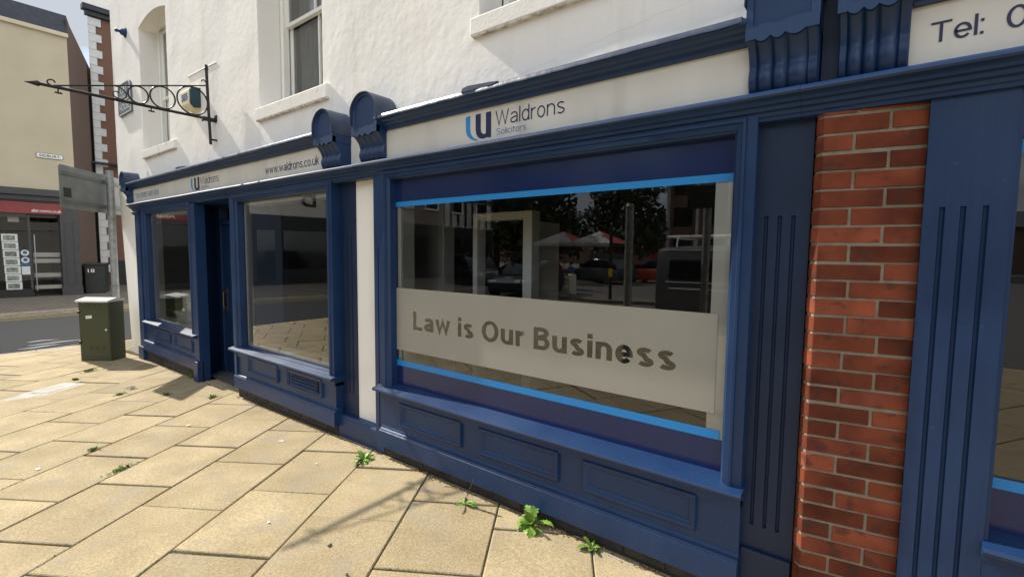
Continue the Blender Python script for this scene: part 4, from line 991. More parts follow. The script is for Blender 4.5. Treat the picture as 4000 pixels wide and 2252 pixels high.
# ------------------------------------------------------------------ green cabinet, signpost
def local(o, ax):   # frame at o with x axis ax (2D), y into depth
    a = Vector((ax[0],ax[1],0)).normalized(); b = Vector((-a.y,a.x,0))
    return Matrix(((a.x,b.x,0,o[0]),(a.y,b.y,0,o[1]),(0,0,1,o[2]),(0,0,0,1)))
cab = thing('utility_cabinet', 'olive green street cabinet standing on the pale paving', 'cabinet', (-9.25,-.35,-.09))
CM = local((-9.45,-.64,-.09), (.79,.61)); W_, D_, H_ = .456, .272, .885
MB().box(0,W_,0,D_,-.03,H_,.004).move(CM).build('cabinet_body', 'cab_green', cab)
MB().box(.018,W_-.012,-.006,.004,.075,H_-.02,.003).move(CM).build('door', 'cab_green', cab)
m = MB().add([(-.022,-.03,H_),(W_+.008,-.03,H_),(W_+.008,D_+.012,H_+.012),(-.022,D_+.012,H_+.012),(-.022,-.03,H_+.026),(W_+.008,-.03,H_+.026),(W_+.008,D_*.55,H_+.062),(-.022,D_*.55,H_+.062),(W_+.008,D_+.012,H_+.035),(-.022,D_+.012,H_+.035)],
    [(0,1,5,4),(4,5,6,7),(7,6,8,9),(2,3,9,8),(0,3,2,1),(1,2,8,6,5),(0,4,7,9,3)]); m.move(CM).build('lid', 'cab_lid_glint', cab)
for zz_ in (.055+H_*.86, .18):
    for k in range(3):
        for q in range(2): MB().box(.115+k*.092+.02*(zz_<.5), .165+k*.092+.02*(zz_<.5), -.014, -.004, zz_+q*.028-.004, zz_+q*.028+.006, .002).move(CM).build('vent_rib', 'cab_green', cab)
for zz_ in (.27, .72): MB().box(-.006,.03,-.02,.01,zz_,zz_+.035,.003).move(CM).build('hinge', 'iron', cab)
MB().lathe([(.016,0),(.016,.006),(.012,.01)], 12, CM @ Matrix.Translation((.405,-.006,.475)) @ Matrix.Rotation(R(90),4,'X')).build('lock', 'alarm_cream', cab)
st_ = MB().box(-.045,.045,-.0085,-.0065,-.022,.022).move(CM @ Matrix.Translation((.155,0,.665)) @ Matrix.Rotation(R(-8),4,'Y')).build('sticker', 'white', cab)
QM = CM @ Matrix.Translation((.155,0,.665)) @ Matrix.Rotation(R(-8),4,'Y')
letter('lettering', '12 12', 0, 0, 0, .022, .056, 'black', st_, 0, plane=lambda u, t: QM @ Vector((u-.03,-.0092,t-.010)))

tsn = thing('road_sign', 'grey back of a road sign on a galvanised pole at the corner', 'road sign', (-10.1,-.03,-.09))
px_, py_ = -10.105, -.045; pd = Vector((-.77,.64,0)).normalized(); pn = Vector((pd.y,-pd.x,0))   # pn points to the traffic side or ours
if pn.dot(Vector((0,CY,0))-Vector((px_,py_,0))) > 0: pn = -pn                       # away from the camera
MB().tube([(px_,py_,-.12),(px_,py_,2.86)], .052, 16).build('pole', 'steel', tsn, smooth=50)
MB().tube([(px_,py_,.95),(px_,py_,1.0)], .0545, 16).tube([(px_,py_,2.05),(px_,py_,2.09)], .0545, 16).build('pole_band', 'sign_back', tsn, smooth=50)
PO = Vector((px_,py_,0))+pn*.085
C0 = PO-pd*1.05; C1 = PO+pd*.62
def sp(s, z, t): p = C0+pd*s+pn*t; return (p.x,p.y,z)
L_ = (C1-C0).length; zb_, zt_ = 2.17, 2.79
cr = .03; poly = [(cr,zb_),(L_-cr,zb_),(L_,zb_+cr),(L_,zt_-cr),(L_-cr,zt_),(cr,zt_),(0,zt_-cr),(0,zb_+cr)]
MB().prism(poly, 0, .004, lambda u, v, t: sp(u,v,t)).build('sign_plate', 'sign_back', tsn)
MB().prism(poly, .0045, .006, lambda u, v, t: sp(u,v,t)).build('sign_face', 'sign_face', tsn)
for zz_ in (2.275, 2.675):
    MB().prism([(.02,zz_-.02),(L_-.02,zz_-.02),(L_-.02,zz_-.012),(.02,zz_-.012)], -.022, 0, lambda u, v, t: sp(u,v,t)).prism([(.02,zz_+.012),(L_-.02,zz_+.012),(L_-.02,zz_+.02),(.02,zz_+.02)], -.022, 0, lambda u, v, t: sp(u,v,t)).prism([(.02,zz_-.012),(L_-.02,zz_-.012),(L_-.02,zz_+.012),(.02,zz_+.012)], -.012, -.0005, lambda u, v, t: sp(u,v,t)).build('channel', 'sign_back', tsn)
    MB().tube([(px_,py_,zz_-.015),(px_,py_,zz_+.015)], .058, 16).build('clamp', 'steel', tsn)
MB().prism([(.08,2.335),(.24,2.335),(.24,2.47),(.08,2.47)], -.004, -.0005, lambda u, v, t: sp(u,v,t)).build('sticker', 'black', tsn)

dc = thing('drain_cover', 'pale concrete inspection cover set in the paving at the left edge', 'drain cover', (-8.1,-1.4,-.07))
DM = local((-7.95,-1.06,-.077), (-B2.x,-B2.y))
MB().box(0,.95,-.02,.30,-.02,.010,.003).move(DM).build('cover_frame', 'concrete', dc)
MB().box(.06,.42,.035,.245,.008,.0135,.002).move(DM).box(.47,.86,.035,.245,.008,.0135,.002).move(Matrix()).build('cover_plate', 'kerb_stone', dc) if False else MB().box(.06,.42,.035,.245,.008,.0135,.002).box(.47,.86,.035,.245,.008,.0135,.002).move(DM).build('cover_plate', 'concrete', dc)
MB().box(-6.62,-5.64,.03,.37,gz(-6.1)-.06,gz(-6.1)+.004,.004).build('doorstep', 'slab', pave)

# ------------------------------------------------------------------ weeds
def leaf_mesh(L, w, lobes, droop, rise, seed):
    rn = random.Random(seed); n = 14; c_ = []; vs = []; fs = []
    for i in range(n+1):
        t = i/n; x = L*t*math.cos(rise)*(1-.12*t); z = .004+L*(math.sin(rise)*t-droop*t*t)
        env = math.sin(math.pi*min(1, t*.92+.06))**.8*(.35+.65*t)
        tooth = 1-.55*lobes*(0.5+.5*math.cos(i*math.pi))*(1 if t < .85 else .3)
        hw = w*env*tooth*rn.uniform(.85,1.15)+.0012
        vs += [(x-hw*.25*(i % 2), hw, z+hw*.25), (x, 0, z), (x-hw*.25*(i % 2), -hw, z+hw*.25)]
    for i in range(n): fs += [(3*i,3*i+1,3*i+4,3*i+3),(3*i+1,3*i+2,3*i+5,3*i+4)]
    return MB().add(vs, fs).mesh('leaf', 'leaf', True, False)
def weed(label, x, y, leaves, seed, lobes=1, k=1.0):
    rn = random.Random(seed); o = thing('weed', label, 'plant', (x,y,gz(x)), 'weeds in the paving joints')
    for i in range(leaves[0]):
        L = rn.uniform(*leaves[1])*k; me = leaf_mesh(L, L*rn.uniform(.17,.25), lobes*.8, rn.uniform(.25,.6), R(rn.uniform(*leaves[2])), seed*31+i)
        q = bpy.data.objects.new('leaf', me); COL.objects.link(q); q.parent = o
        q.rotation_euler = (R(rn.uniform(-25,25)), 0, 2*math.pi*i/leaves[0]+rn.uniform(-.35,.35)); q.location = (0,0,0)
    return o
weed('bushy green weed beside the white wall strip at the pavement edge', -3.07, -.17, (22,(.07,.14),(10,55)), 3)
w2 = weed('sparse weed with one tall upright leaf by the skirting', -2.03, -.15, (5,(.09,.15),(5,35)), 5, .6)
me = leaf_mesh(.20, .016, .7, .05, R(68), 77); q = bpy.data.objects.new('leaf', me); COL.objects.link(q); q.parent = w2; q.rotation_euler = (0,0,R(20))
weed('large bright green dandelion weed against the dark plinth', -1.555, -.085, (24,(.09,.20),(12,70)), 8)
weed('small round leaved weed nearest the camera by the plinth', -1.175, -.055, (13,(.06,.11),(15,55)), 12, .25)
def tuft(label, x, y, ln, ang, seed, hgt=.022, dry=False, nb=70):
    rn = random.Random(seed); m = MB(); a = Vector((math.cos(ang), math.sin(ang)))
    for i in range(nb):
        s = rn.gauss(0, ln*.33)*(1 if rn.random() < .7 else .5); o = rn.gauss(0, .016); c = Vector((x,y))+a*s+Vector((-a.y,a.x))*o
        th = rn.uniform(0, 6.28); r = rn.uniform(.008,.024); h = rn.uniform(.15,.8)*hgt*math.exp(-(s/ln)**2*2); d = Vector((math.cos(th), math.sin(th)))*r; z = gz(c.x)+rn.uniform(0,.006)
        n_ = Vector((-d.y,d.x))*.42
        m.add([(c.x,c.y,z), (c.x+d.x*.5+n_.x,c.y+d.y*.5+n_.y,z+h*.6), (c.x+d.x,c.y+d.y,z+h*.8), (c.x+d.x*.5-n_.x,c.y+d.y*.5-n_.y,z+h*.6)], [(0,1,2,3)])
    return tag(m.build('weed_tuft', 'dry_leaf' if dry else 'moss', fix=False), label, 'plant', 'weed tufts in the paving joints')
JA, JB = TH, TH+math.pi/2
tuft('low green tuft on the paving in front of the street cabinet', -8.5, -.73, .16, JB, 1, .06, nb=90)
tuft('green tuft in the joint beside the pale drain cover', -8.05, -.95, .06, JB, 2, .035, nb=110)

tuft('withered tuft in the joint left of the sign shadow', -6.98, -.64, .13, JA, 4, .045, True)
tuft('green tuft in the joint just left of the sign shadow tip', -6.77, -.80, .13, JB, 5, .035)
tuft('sprig of green inside the sign shadow on the paving', -6.35, -.48, .08, JB, 6, .05)
tuft('sprig in the joint in front of the shop door', -5.80, -.2, .12, JB, 7, .05)

tuft('long mossy tuft in the joint at lower left', -4.35, -1.35, .17, JB, 9, .03, nb=120)
tuft('short mossy tuft in the joint above the long one', -4.98, -1.38, .09, JB, 10, .03)
tuft('ivy like tuft hanging on the dark plinth of the end bay', -7.05, .01, .1, 0, 11, .09)

# mossy dirt lying in the joints
rn = random.Random(4); m = MB()
for k in range(-14, 3):
    for j in range(260):
        s = -1.022+SW*k; t_ = -1.5+j*.018
        c = A2*s+B2*t_
        if c.y > .0 or c.x < -10.8 or c.y < -3: continue
        nn_ = noise.noise(Vector((c.x*1.4, c.y*1.4, 3)))
        if nn_ < .05 or rn.random() < .35: continue
        for q in range(2):
            p = c+A2*rn.gauss(0,.004)+B2*rn.uniform(-.01,.01); th = rn.uniform(0,6.28); r = rn.uniform(.003,.008)*(1+nn_)
            m.add([(p.x+r*math.cos(th+a), p.y+r*math.sin(th+a), gz(p.x)-.006+rn.uniform(0,.006)+(.004 if a == 0 else 0)) for a in (0,2.1,4.2)], [(0,1,2)])
for k in range(-14, 3):
    off = .30 if k % 2 == 0 else .05
    for j in range(-3, 8):
        dens = noise.noise(Vector((k*.7, j*.9, 1)))
        if dens < -.1: continue
        for i in range(int(60*(dens+.3))):
            c = A2*(-1.022+SW*k+rn.uniform(0,SW))+B2*(off+SL*j)
            if c.y > .0 or c.x < -10.8 or c.y < -3: continue
            p = c+B2*rn.gauss(0,.006); th = rn.uniform(0,6.28); r = rn.uniform(.003,.009)
            m.add([(p.x+r*math.cos(th+a), p.y+r*math.sin(th+a), gz(p.x)-.006+rn.uniform(0,.008)) for a in (0,2.1,4.2)], [(0,1,2)])
mo = m.build('joint_moss', 'joint_moss', fix=False); struct(mo, 'stuff'); mo['label'] = 'dark green moss growing in the paving joints'; mo['category'] = 'moss'
rn = random.Random(21); m = MB()
for x_a, x_b, y_w, nb in ((-8.8,-6.75,-.012,260), (-5.62,-3.70,-.012,320), (-3.68,-3.05,-.004,110), (-3.02,-.46,-.012,520)):
    for i in range(nb):
        x = rn.uniform(x_a, x_b)
        if noise.noise(Vector((x*2.3, 3, 1))) < -.15 and rn.random() < .7: continue
        y = y_w-abs(rn.gauss(0,.018)); th = rn.uniform(0,6.28); q = rn.uniform(.003,.009); z = gz(x)+.003
        m.add([(x+q*math.cos(th+a)*rn.uniform(.6,1.3), y+q*math.sin(th+a), z+rn.uniform(0,.006)) for a in (0,2.1,4.2)], [(0,1,2)])
de = struct(m.build('debris', 'debris', fix=False), 'stuff'); de['label'] = 'brown grit and dead leaf crumbs along the foot of the shopfronts'; de['category'] = 'debris'
# fallen petals and scraps
for i, (x, y, r, mt_, lb) in enumerate(((-4.84,-1.72,.022,'white','white scrap on the paving at the lower left'), (-3.30,-.42,.014,'white','white fleck beside the joint near the bushy weed'), (-3.95,-.36,.03,'dry_leaf','pale leaf on the slab in front of the vent panel'),
        (-5.0,-.70,.03,'dry_leaf','crumpled dry leaf on a slab joint mid pavement'), (-2.30,-.92,.022,'car_grey','dark pebble on the slab in front of the ring shadow'), (-2.02,-1.0,.014,'car_grey','small grey pebble near the bottom edge'), (-2.78,-1.02,.013,'white','white fleck on the slab by the ring shadow'))):
    rn = random.Random(i); m = MB(); n = 7
    m.add([(x+r*rn.uniform(.5,1)*math.cos(2*math.pi*k/n), y+r*rn.uniform(.4,.8)*math.sin(2*math.pi*k/n), gz(x)+.004+rn.uniform(0,.006)) for k in range(n)]+[(x,y,gz(x)+.009)], [(k,(k+1)%n,n) for k in range(n)])
    tag(m.build('litter_scrap', mt_, fix=False), lb, 'litter')

# ------------------------------------------------------------------ across the road
def ebox(m, y0, y1, z0, z1, d0, d1, b=0):           # box on an east-facing front: d measured out from the wall
    return m.box(XF+d0, XF+d1, y0, y1, z0, z1, b)
bg_ = thing('beige_building', 'beige rendered building with slate roof across the road at far left', 'building', (XF, -2.5, 0))
FY0, FY1 = -7.0, 1.75
sd = Vector((-.955,.296,0)).normalized(); P1 = Vector((XF,FY1,0)); P2 = P1+sd*10
MB().add([(XF,FY0,3.5),(XF,FY1,3.5),(XF,FY1,8.95),(XF,FY0,8.95)], [(0,1,2,3)]).add([(XF,FY0,-.1),(XF,FY0,8.95),(XF-9,FY0,8.95),(XF-9,FY0,-.1)], [(0,1,2,3)]).build('wall', 'beige_wall', bg_, fix=False)
MB().add([tuple(P1+Vector((0,0,-.1))), tuple(P2+Vector((0,0,-.1))), tuple(P2+Vector((0,0,9.4))), tuple(P1+Vector((0,0,9.4)))], [(0,1,2,3)]).build('side_wall', 'brick_brown', bg_, fix=False)
ebox(MB(), FY0-.02, FY1+.03, 8.72, 8.86, -.05, .09, .02).build('cornice_band', 'cream_band', bg_)
MB().add([(XF+.06,FY0,8.862),(XF+.06,FY1+.04,8.862),(XF-.15,FY1+.04,9.52),(XF-.15,FY0,9.52),(XF-5,FY0,9.3),(XF-5,FY1+1.4,9.3)], [(0,1,2,3),(3,2,5,4)]).build('roof', 'slate', bg_, fix=False)
for yc in (-5.2,-2.9):
    for zc in (4.5,6.9):
        w = ebox(MB(), yc-.5, yc+.5, zc, zc+1.6, -.12, -.06).build('window', 'window_dark', bg_)
        MB().box(XF-.058, XF+.03, yc-.58, yc-.5, zc-.06, zc+1.66).box(XF-.058, XF+.03, yc+.5, yc+.58, zc-.06, zc+1.66).box(XF-.058, XF+.03, yc-.5, yc+.5, zc+1.6, zc+1.66).box(XF-.058, XF+.05, yc-.5, yc+.5, zc-.06, zc).box(XF-.058, XF+.02, yc-.5, yc+.5, zc+.78, zc+.83).build('frame', 'white', w)
# its estate agent shopfront
es = thing('shop_front', 'grey and red estate agent shopfront across the road', 'shopfront', (XF, -2.5, 0), 'shopfronts across the road')
m = MB(); ebox(m, FY0, FY1-.1, 3.30, 3.52, -.02, .34, .01); ebox(m, FY0, FY1-.12, 3.14, 3.30, -.02, .22, .01); ebox(m, FY0, FY1-.12, 3.10, 3.14, -.02, .14, .005); m.build('cornice', 'grey_paint', es)
rs = ebox(MB(), FY0+.3, 1.36, 2.71, 3.09, -.02, .12, .006).build('fascia_sign', 'red_sign', es)
grotesk('lettering', 'allan-morris.co.uk', XF+.1225, .60, 2.775, .090, .72, 'white', rs, .16, .08, 'east')
letter('lettering', 'Allan Morris', XF+.1225, -4.6, 2.80, .20, 2.0, 'white', rs, .01, 'east')
m = MB(); ebox(m, 1.28, 1.775, -.05, 3.2, -.05, .10, .008); m.build('pilaster', 'grey_paint', es); ebox(MB(), 1.24, 1.79, -.05, .22, 0, .14, .008).build('pilaster_foot', 'grey_paint', es)
pp = MB(); pp.add([(XF+.1,1.36,.35),(XF+.1,1.62,.35),(XF+.1,1.62,2.45),(XF+.1,1.36,2.45)], [(0,1,2,3)]).v; 
q = MB(); 
for a, b, c_, d_ in ((1.38,1.40,.35,2.45),(1.60,1.62,.35,2.45)): ebox(q, a, b, c_, d_, .10, .115)
ebox(q, 1.40, 1.60, 2.43, 2.45, .10, .115); ebox(q, 1.40, 1.60, .35, .37, .10, .115); q.build('pilaster_panel', 'grey_paint', es)
ebox(MB(), FY0, .55, -.05, .22, -.1, .04, .005).build('stall_riser', 'black', es)
ebox(ebox(MB(), 1.26, 1.752, -.1, 3.52, -1.6, -.055), FY0, 1.26, 2.60, 3.52, -1.6, -.10).build('shop_wall', 'grey_paint', es)
MB().box(XF-1.6, XF-1.55, FY0, FY1, -.05, 3.5).build('shop_back_wall', 'interior_gloom', es)
MB().add([(XF-.02,FY0,.22),(XF-.02,.50,.22),(XF-.02,.50,2.72),(XF-.02,FY0,2.72)], [(0,1,2,3)]).build('window_pane', 'glass_far', es, fix=False)
dg_ = MB().add([(XF-.06,.56,.02),(XF-.06,1.28,.02),(XF-.06,1.28,2.45),(XF-.06,.56,2.45)], [(0,1,2,3)]).build('glass_door', 'glass_far', es, fix=False)
for a, b in ((1.43,1.28),(1.22,1.08),(.74,.60),(.33,.20)): MB().add([(XF-.057,.60,b),(XF-.057,1.27,b),(XF-.057,1.27,a),(XF-.057,.60,a)], [(0,1,2,3)]).build('frosted_band', 'film', dg_, fix=False)
MB().tube([(XF+.0,.64,.15),(XF+.0,.64,2.02)], .016, 8).tube([(XF-.05,.64,.3),(XF,.64,.3)], .01, 6).tube([(XF-.05,.64,1.9),(XF,.64,1.9)], .01, 6).build('door_pull', 'alloy', dg_)
MB().box(XF-.09, XF-.03, .50, .56, .02, 2.72).build('door_post', 'grey_paint', es)
for k in range(7):
    zt_ = 2.03-k*.262; c0 = -.12+.007*k
    cd = MB().box(XF-.016, XF-.012, c0, c0+.37, zt_-.245, zt_).build('property_card', 'card', es)
    MB().box(XF-.0115, XF-.0105, c0+.04, c0+.31, zt_-.205, zt_-.045).build('print', 'photo_print', cd)
for col in range(1, 6):
    for k in range(6):
        c0 = -.75-col*.62; zt_ = 2.0-k*.27
        cd = MB().box(XF-.016, XF-.012, c0, c0+.4, zt_-.24, zt_).build('property_card', 'card', es)
        MB().box(XF-.0115, XF-.0105, c0+.04, c0+.34, zt_-.2, zt_-.05).build('print', 'photo_print', cd)
for zz_ in (1.42, 1.18):
    MB().lathe([(.10,0),(.10,.003)], 18, Matrix.Translation((XF-.018,.40,zz_)) @ Matrix.Rotation(R(90),4,'Y')).build('round_sticker', 'badge_white', es); MB().lathe([(.055,0),(.055,.002)], 14, Matrix.Translation((XF-.0145,.40,zz_+.01)) @ Matrix.Rotation(R(90),4,'Y')).build('round_sticker_print', 'blue_badge', es)
MB().box(XF-.017, XF-.013, .29, .50, 1.0, 1.08).build('sticker', 'blue_badge', es); MB().box(XF-.017, XF-.013, .30, .50, .70, .97).build('notice', 'badge_white', es)
MB().box(XF-.5, XF-.45, .10, .36, 2.44, 2.64).build('ceiling_panel', 'upvc', es)
nm = thing('street_name_sign', 'white street name plate reading SIDBURY on the beige wall', 'street sign', (XF, 1.15, 4.6))
NP = [(.81,4.615),(.84,4.585),(1.45,4.585),(1.48,4.615),(1.48,4.725),(1.45,4.755),(.84,4.755),(.81,4.725)]
MB().prism(NP, XF+.001, XF+.02, lambda u, v, t: (t,u,v)).build('plate', 'timber_black', nm)
MB().prism([(1.145+(u-1.145)*.97, 4.67+(v-4.67)*.86) for u, v in NP], XF+.02, XF+.023, lambda u, v, t: (t,u,v)).build('face', 'white', nm)
letter('lettering', 'SIDBURY.', XF+.0245, .885, 4.632, .078, .53, 'black', nm, .022, 'east', 1.1)

qb = thing('brick_building', 'red brick building with white toothed quoins behind the white corner', 'building', (-27, 6, 0))
QX, QY = -27.0, 3.26
MB().add([(QX,QY,-.1),(QX,14,-.1),(QX,14,11.45),(QX,QY,11.45)], [(0,1,2,3)]).add([(QX,QY,-.1),(QX-8,QY+3.4,-.1),(QX-8,QY+3.4,11.45),(QX,QY,11.45)], [(0,1,2,3)]).build('wall', 'brick_far', qb, fix=False)
MB().box(QX, QX+.03, QY+.3, 14, -.1, 1.05).build('painted_base', 'black', qb)
QS = {}
for k in range(33):
    ln = .43 if k % 2 == 0 else .25
    if ln not in QS: QS[ln] = MB().box(-.04, .05, 0, ln, 0, .318, .012).mesh('quoin', 'quoin_white')
    o = bpy.data.objects.new('quoin', QS[ln]); COL.objects.link(o); o.parent = qb; o.location = Vector((QX, QY-.012, .55+k*.325))-wloc(qb)
MB().box(QX-.1, QX+.25, QY-.2, 14, 11.5, 11.72, .02).box(QX-.1, QX+.14, QY-.1, 14, 11.32, 11.5, .02).build('eaves', 'slate', qb)
MB().add([(QX+.3,QY-.3,11.73),(QX+.3,14,11.73),(QX-4,14,14.5),(QX-4,QY+2.2,14.5)], [(0,1,2,3)]).build('roof', 'concrete', qb, fix=False)
MB().box(QX+.03, QX+.3, 1.0+1.6, 4.3, 5.18, 5.26).build('wall_bar', 'black', qb)
# cabinet by the brown wall
c2 = thing('utility_cabinet', 'dark green street cabinet numbered 18 by the brown brick wall', 'cabinet', (-24, 2.6, -.03))
cn = Vector((-sd.y, sd.x, 0)); cn = cn if cn.y > 0 else -cn
CB = local(tuple(P1+sd*.30+cn*.02)[:2]+(-.05,), (sd.x, sd.y))
m = MB().box(0,1.35,-.62,-.06,0,1.02,.02).move(CB); m.build('cabinet_body', 'cab_dark', c2); MB().box(-.03,1.38,-.65,-.03,1.02,1.09,.02).move(CB).build('lid', 'cab_dark', c2)
letter('lettering', '18', 0, 0, 0, .12, .19, 'white', c2, .02, plane=lambda u, t: tuple(P1+sd*.292+cn*(.17+u)+Vector((0,0,.72+t))))

# ------------------------------------------------------------------ the rest of the street (met in the glass)
def house(name, label, y0, y1, h, wm, x=XF, shop='black', storeys=2, roof=2.2, gable=False, cols=3):
    o = thing(name, label, 'building', (x, (y0+y1)/2, 0), 'houses along the far side of the road')
    MB().box(x-8, x, y0, y1, -.1, h).build('wall', wm, o)
    r = MB(); r.add([(x+.25,y0,h-.05),(x+.25,y1,h-.05),(x-4,y1,h+roof),(x-4,y0,h+roof),(x-8.2,y1,h-.05),(x-8.2,y0,h-.05)], [(0,1,2,3),(3,2,4,5),(0,3,5),(1,4,2)]) if not gable else r.add([(x+.2,y0-.2,h-.1),(x+.2,y1+.2,h-.1),(x+.2,(y0+y1)/2,h+roof),(x-8,y0-.2,h-.1),(x-8,y1+.2,h-.1),(x-8,(y0+y1)/2,h+roof)], [(0,2,5,3),(1,4,5,2)])
    ro = r.build('roof', 'slate', o, fix=False)
    if gable: MB().add([(x+.01,y0,h),(x+.01,y1,h),(x+.01,(y0+y1)/2,h+roof-.15)], [(0,1,2)]).build('gable', wm, o, fix=False)
    MB().box(x-4.6,x-3.4,y0+.2,y0+.9,h+1,h+roof+1.3).box(x-4.4,x-4.1,y0+.3,y0+.6,h+roof+1.3,h+roof+1.7).box(x-3.9,x-3.6,y0+.4,y0+.7,h+roof+1.3,h+roof+1.7).build('chimney', 'house_brick', ro)
    sh = MB().box(x-.05, x+.12, y0+.15, y1-.15, -.05, 3.2).build('shop_front', shop, o)
    MB().box(x+.121, x+.14, y0+.6, y1-1.9, .7, 2.5).box(x+.121, x+.14, y1-1.5, y1-.6, .1, 2.5).build('shop_window', 'window_dark', sh)
    for s_ in range(storeys):
        zc = 4.2+s_*2.7
        if zc+1.6 > h: break
        for k in range(cols):
            yc = y0+(y1-y0)*(k+.5)/cols
            w = MB().box(x-.02, x+.02, yc-.5, yc+.5, zc, zc+1.55).build('window', 'window_dark', o)
            MB().box(x+.021,x+.06,yc-.6,yc-.5,zc-.1,zc+1.65).box(x+.021,x+.06,yc+.5,yc+.6,zc-.1,zc+1.65).box(x+.021,x+.06,yc-.5,yc+.5,zc+1.55,zc+1.65).box(x+.021,x+.1,yc-.5,yc+.5,zc-.1,zc).box(x+.021,x+.05,yc-.5,yc+.5,zc+.75,zc+.8).build('frame', 'white', w)
    return o
hb = house('town_house', 'cream house over a black shop next to the estate agent', -13.2, -7.02, 8.6, 'house_cream', cols=2)
letter('lettering', 'B', XF+.03, -10.6, 3.7, 1.0, .7, 'black', hb, .0, 'east')
house('town_house', 'brick house over a dark shop, third along the far side', -19.4, -13.22, 9.0, 'house_brick')
tg = house('town_house', 'half timbered gabled house at the end of the far row', -24.8, -19.8, 6.6, 'house_cream', x=-23.0, roof=3.0, gable=True, storeys=1, cols=2)
m = MB()
for k in range(8): yy = -24.7+k*.68; m.box(-22.99,-22.92,yy,yy+.14,3.3,6.6)
m.box(-22.99,-22.91,-24.8,-19.8,5.0,5.2).box(-22.99,-22.91,-24.8,-19.8,6.4,6.62); m.build('timber', 'timber_black', tg)
mb_ = thing('office_block', 'modern office block with upright fins beyond the junction', 'building', (-8, -44, 0))
MB().box(-17, 6, -58, -44, -.1, 13).build('wall', 'house_brick', mb_)
for s_ in range(4):
    for k in range(8): MB().box(-16.4+k*2.8,-14.6+k*2.8,-44,-43.95,1.2+s_*3.0,3.0+s_*3.0).build('window', 'window_dark', mb_)
for k in range(9): MB().box(-17+k*2.8,-16.8+k*2.8,-44,-43.6,0,13).build('fin', 'quoin_white', mb_)

def tree(label, x, y, h, cr, seed, n=4500):
    rn = random.Random(seed); o = thing('tree', label, 'tree', (x,y,-.17), 'trees beyond the junction')
    tr = MB(); tr.tube([(x,y,-.2),(x+.1,y,h*.3),(x+.05,y+.1,h*.55)], [.32,.24,.15], 9)
    cl = []
    for k in range(20):
        a = rn.uniform(0,6.28); rr = cr*rn.uniform(.15,.8); c = Vector((x+rr*math.cos(a), y+rr*math.sin(a), h*rn.uniform(.24,.92))); cl.append((c, cr*rn.uniform(.32,.55)))
        tr.tube([(x+.08,y,h*.35), tuple((Vector((x,y,h*.45))+c)/2), tuple(c)], [.12,.07,.03], 6)
    tr.build('trunk', 'bark', o, smooth=True)
    m = MB()
    for i in range(n):
        c, r = rn.choice(cl); d = Vector((rn.gauss(0,1),rn.gauss(0,1),rn.gauss(0,.8))).normalized()*r*rn.uniform(.55,1.05); p = c+d
        u = Vector((rn.gauss(0,1),rn.gauss(0,1),rn.gauss(0,1))).normalized(); w = u.cross(Vector((rn.gauss(0,1),rn.gauss(0,1),1))).normalized(); s_ = rn.uniform(.2,.42)
        m.add([p-u*s_, p+w*s_*.5, p+u*s_, p-w*s_*.5], [(0,1,2,3)])
    m.build('crown', 'tree_leaf', o, fix=False)
for i, (x, y, h, cr, lb) in enumerate(((-27,-30,10,4.2,'dark tree beside the half timbered house'), (-25.5,-35,11,4.6,'tall dark tree behind the parked cars'), (-31,-33,12,5,'broad tree behind the gabled house'), (-21,-43,10.5,4.4,'round tree left of the office block'), (14,-40,11,5,'tree right of the office block'))): tree(lb, x, y, h, cr, 40+i)
dt = thing('brick_terrace', 'long low brick terrace closing the view beyond the trees', 'building', (-15,-64,0))
MB().box(-70, 45, -74, -64, -.2, 4.4).build('wall', 'house_brick', dt)
MB().add([(-70,-63.6,4.35),(45,-63.6,4.35),(45,-69,6.2),(-70,-69,6.2),(45,-74.4,4.35),(-70,-74.4,4.35)], [(0,1,2,3),(3,2,4,5)]).build('roof', 'slate', dt, fix=False)
for k in range(28):
    for zz_ in (1.2,): MB().box(-68+k*4, -66.6+k*4, -64.02, -63.95, zz_, zz_+1.7).build('window', 'window_dark', dt)
def canopy(label, x, y):
    o = thing('parasol', label, 'parasol', (x,y,-.17), 'market parasols')
    MB().tube([(x,y,-.17),(x,y,3.0)], .04, 8).build('pole', 'steel', o)
    a = 1.8; c = [(x-a,y-a,2.35),(x+a,y-a,2.35),(x+a,y+a,2.35),(x-a,y+a,2.35)]; tp = (x,y,3.3)
    MB().add(c+[tp], [(0,1,4),(2,3,4)]).add([(p[0],p[1],2.1) for p in c]+c, [(0,1,5,4),(2,3,7,6)]).build('canopy', 'tent_white', o, fix=False)
    MB().add(c+[tp], [(1,2,4),(3,0,4)]).build('canopy', 'tent_red', o, fix=False)
canopy('red and white parasol, left of the pair', -20.6, -31); canopy('red and white parasol, right of the pair', -17.6, -31.4)

def wheel(parent, x, y, z, r, ax='y', w=.2):
    rot = Matrix.Rotation(R(90),4,'X') if ax == 'y' else Matrix.Rotation(R(90),4,'Y'); mt_ = Matrix.Translation((x,y,z)) @ rot
    o = MB().lathe([(r*.6,-w/2),(r*.93,-w/2),(r,-w/3),(r,w/3),(r*.93,w/2),(r*.6,w/2)], 22, mt_).build('wheel', 'tyre', parent, smooth=40)
    MB().lathe([(r*.15,-w*.46),(r*.62,-w*.50),(r*.62,w*.50),(r*.15,w*.46)], 22, mt_).build('rim', 'alloy', o)
    return o
def loft(secs, mt_, name, parent, tr, smooth=35):
    m = MB(); n = len(secs[0]); vs = sum(secs, []); k = len(secs)
    fs = [(i*n+j, i*n+(j+1)%n, (i+1)*n+(j+1)%n, (i+1)*n+j) for i in range(k-1) for j in range(n)]+[tuple(range(n))[::-1], tuple(range((k-1)*n,k*n))]
    return m.add(vs, fs).move(tr).build(name, mt_, parent, smooth=smooth)
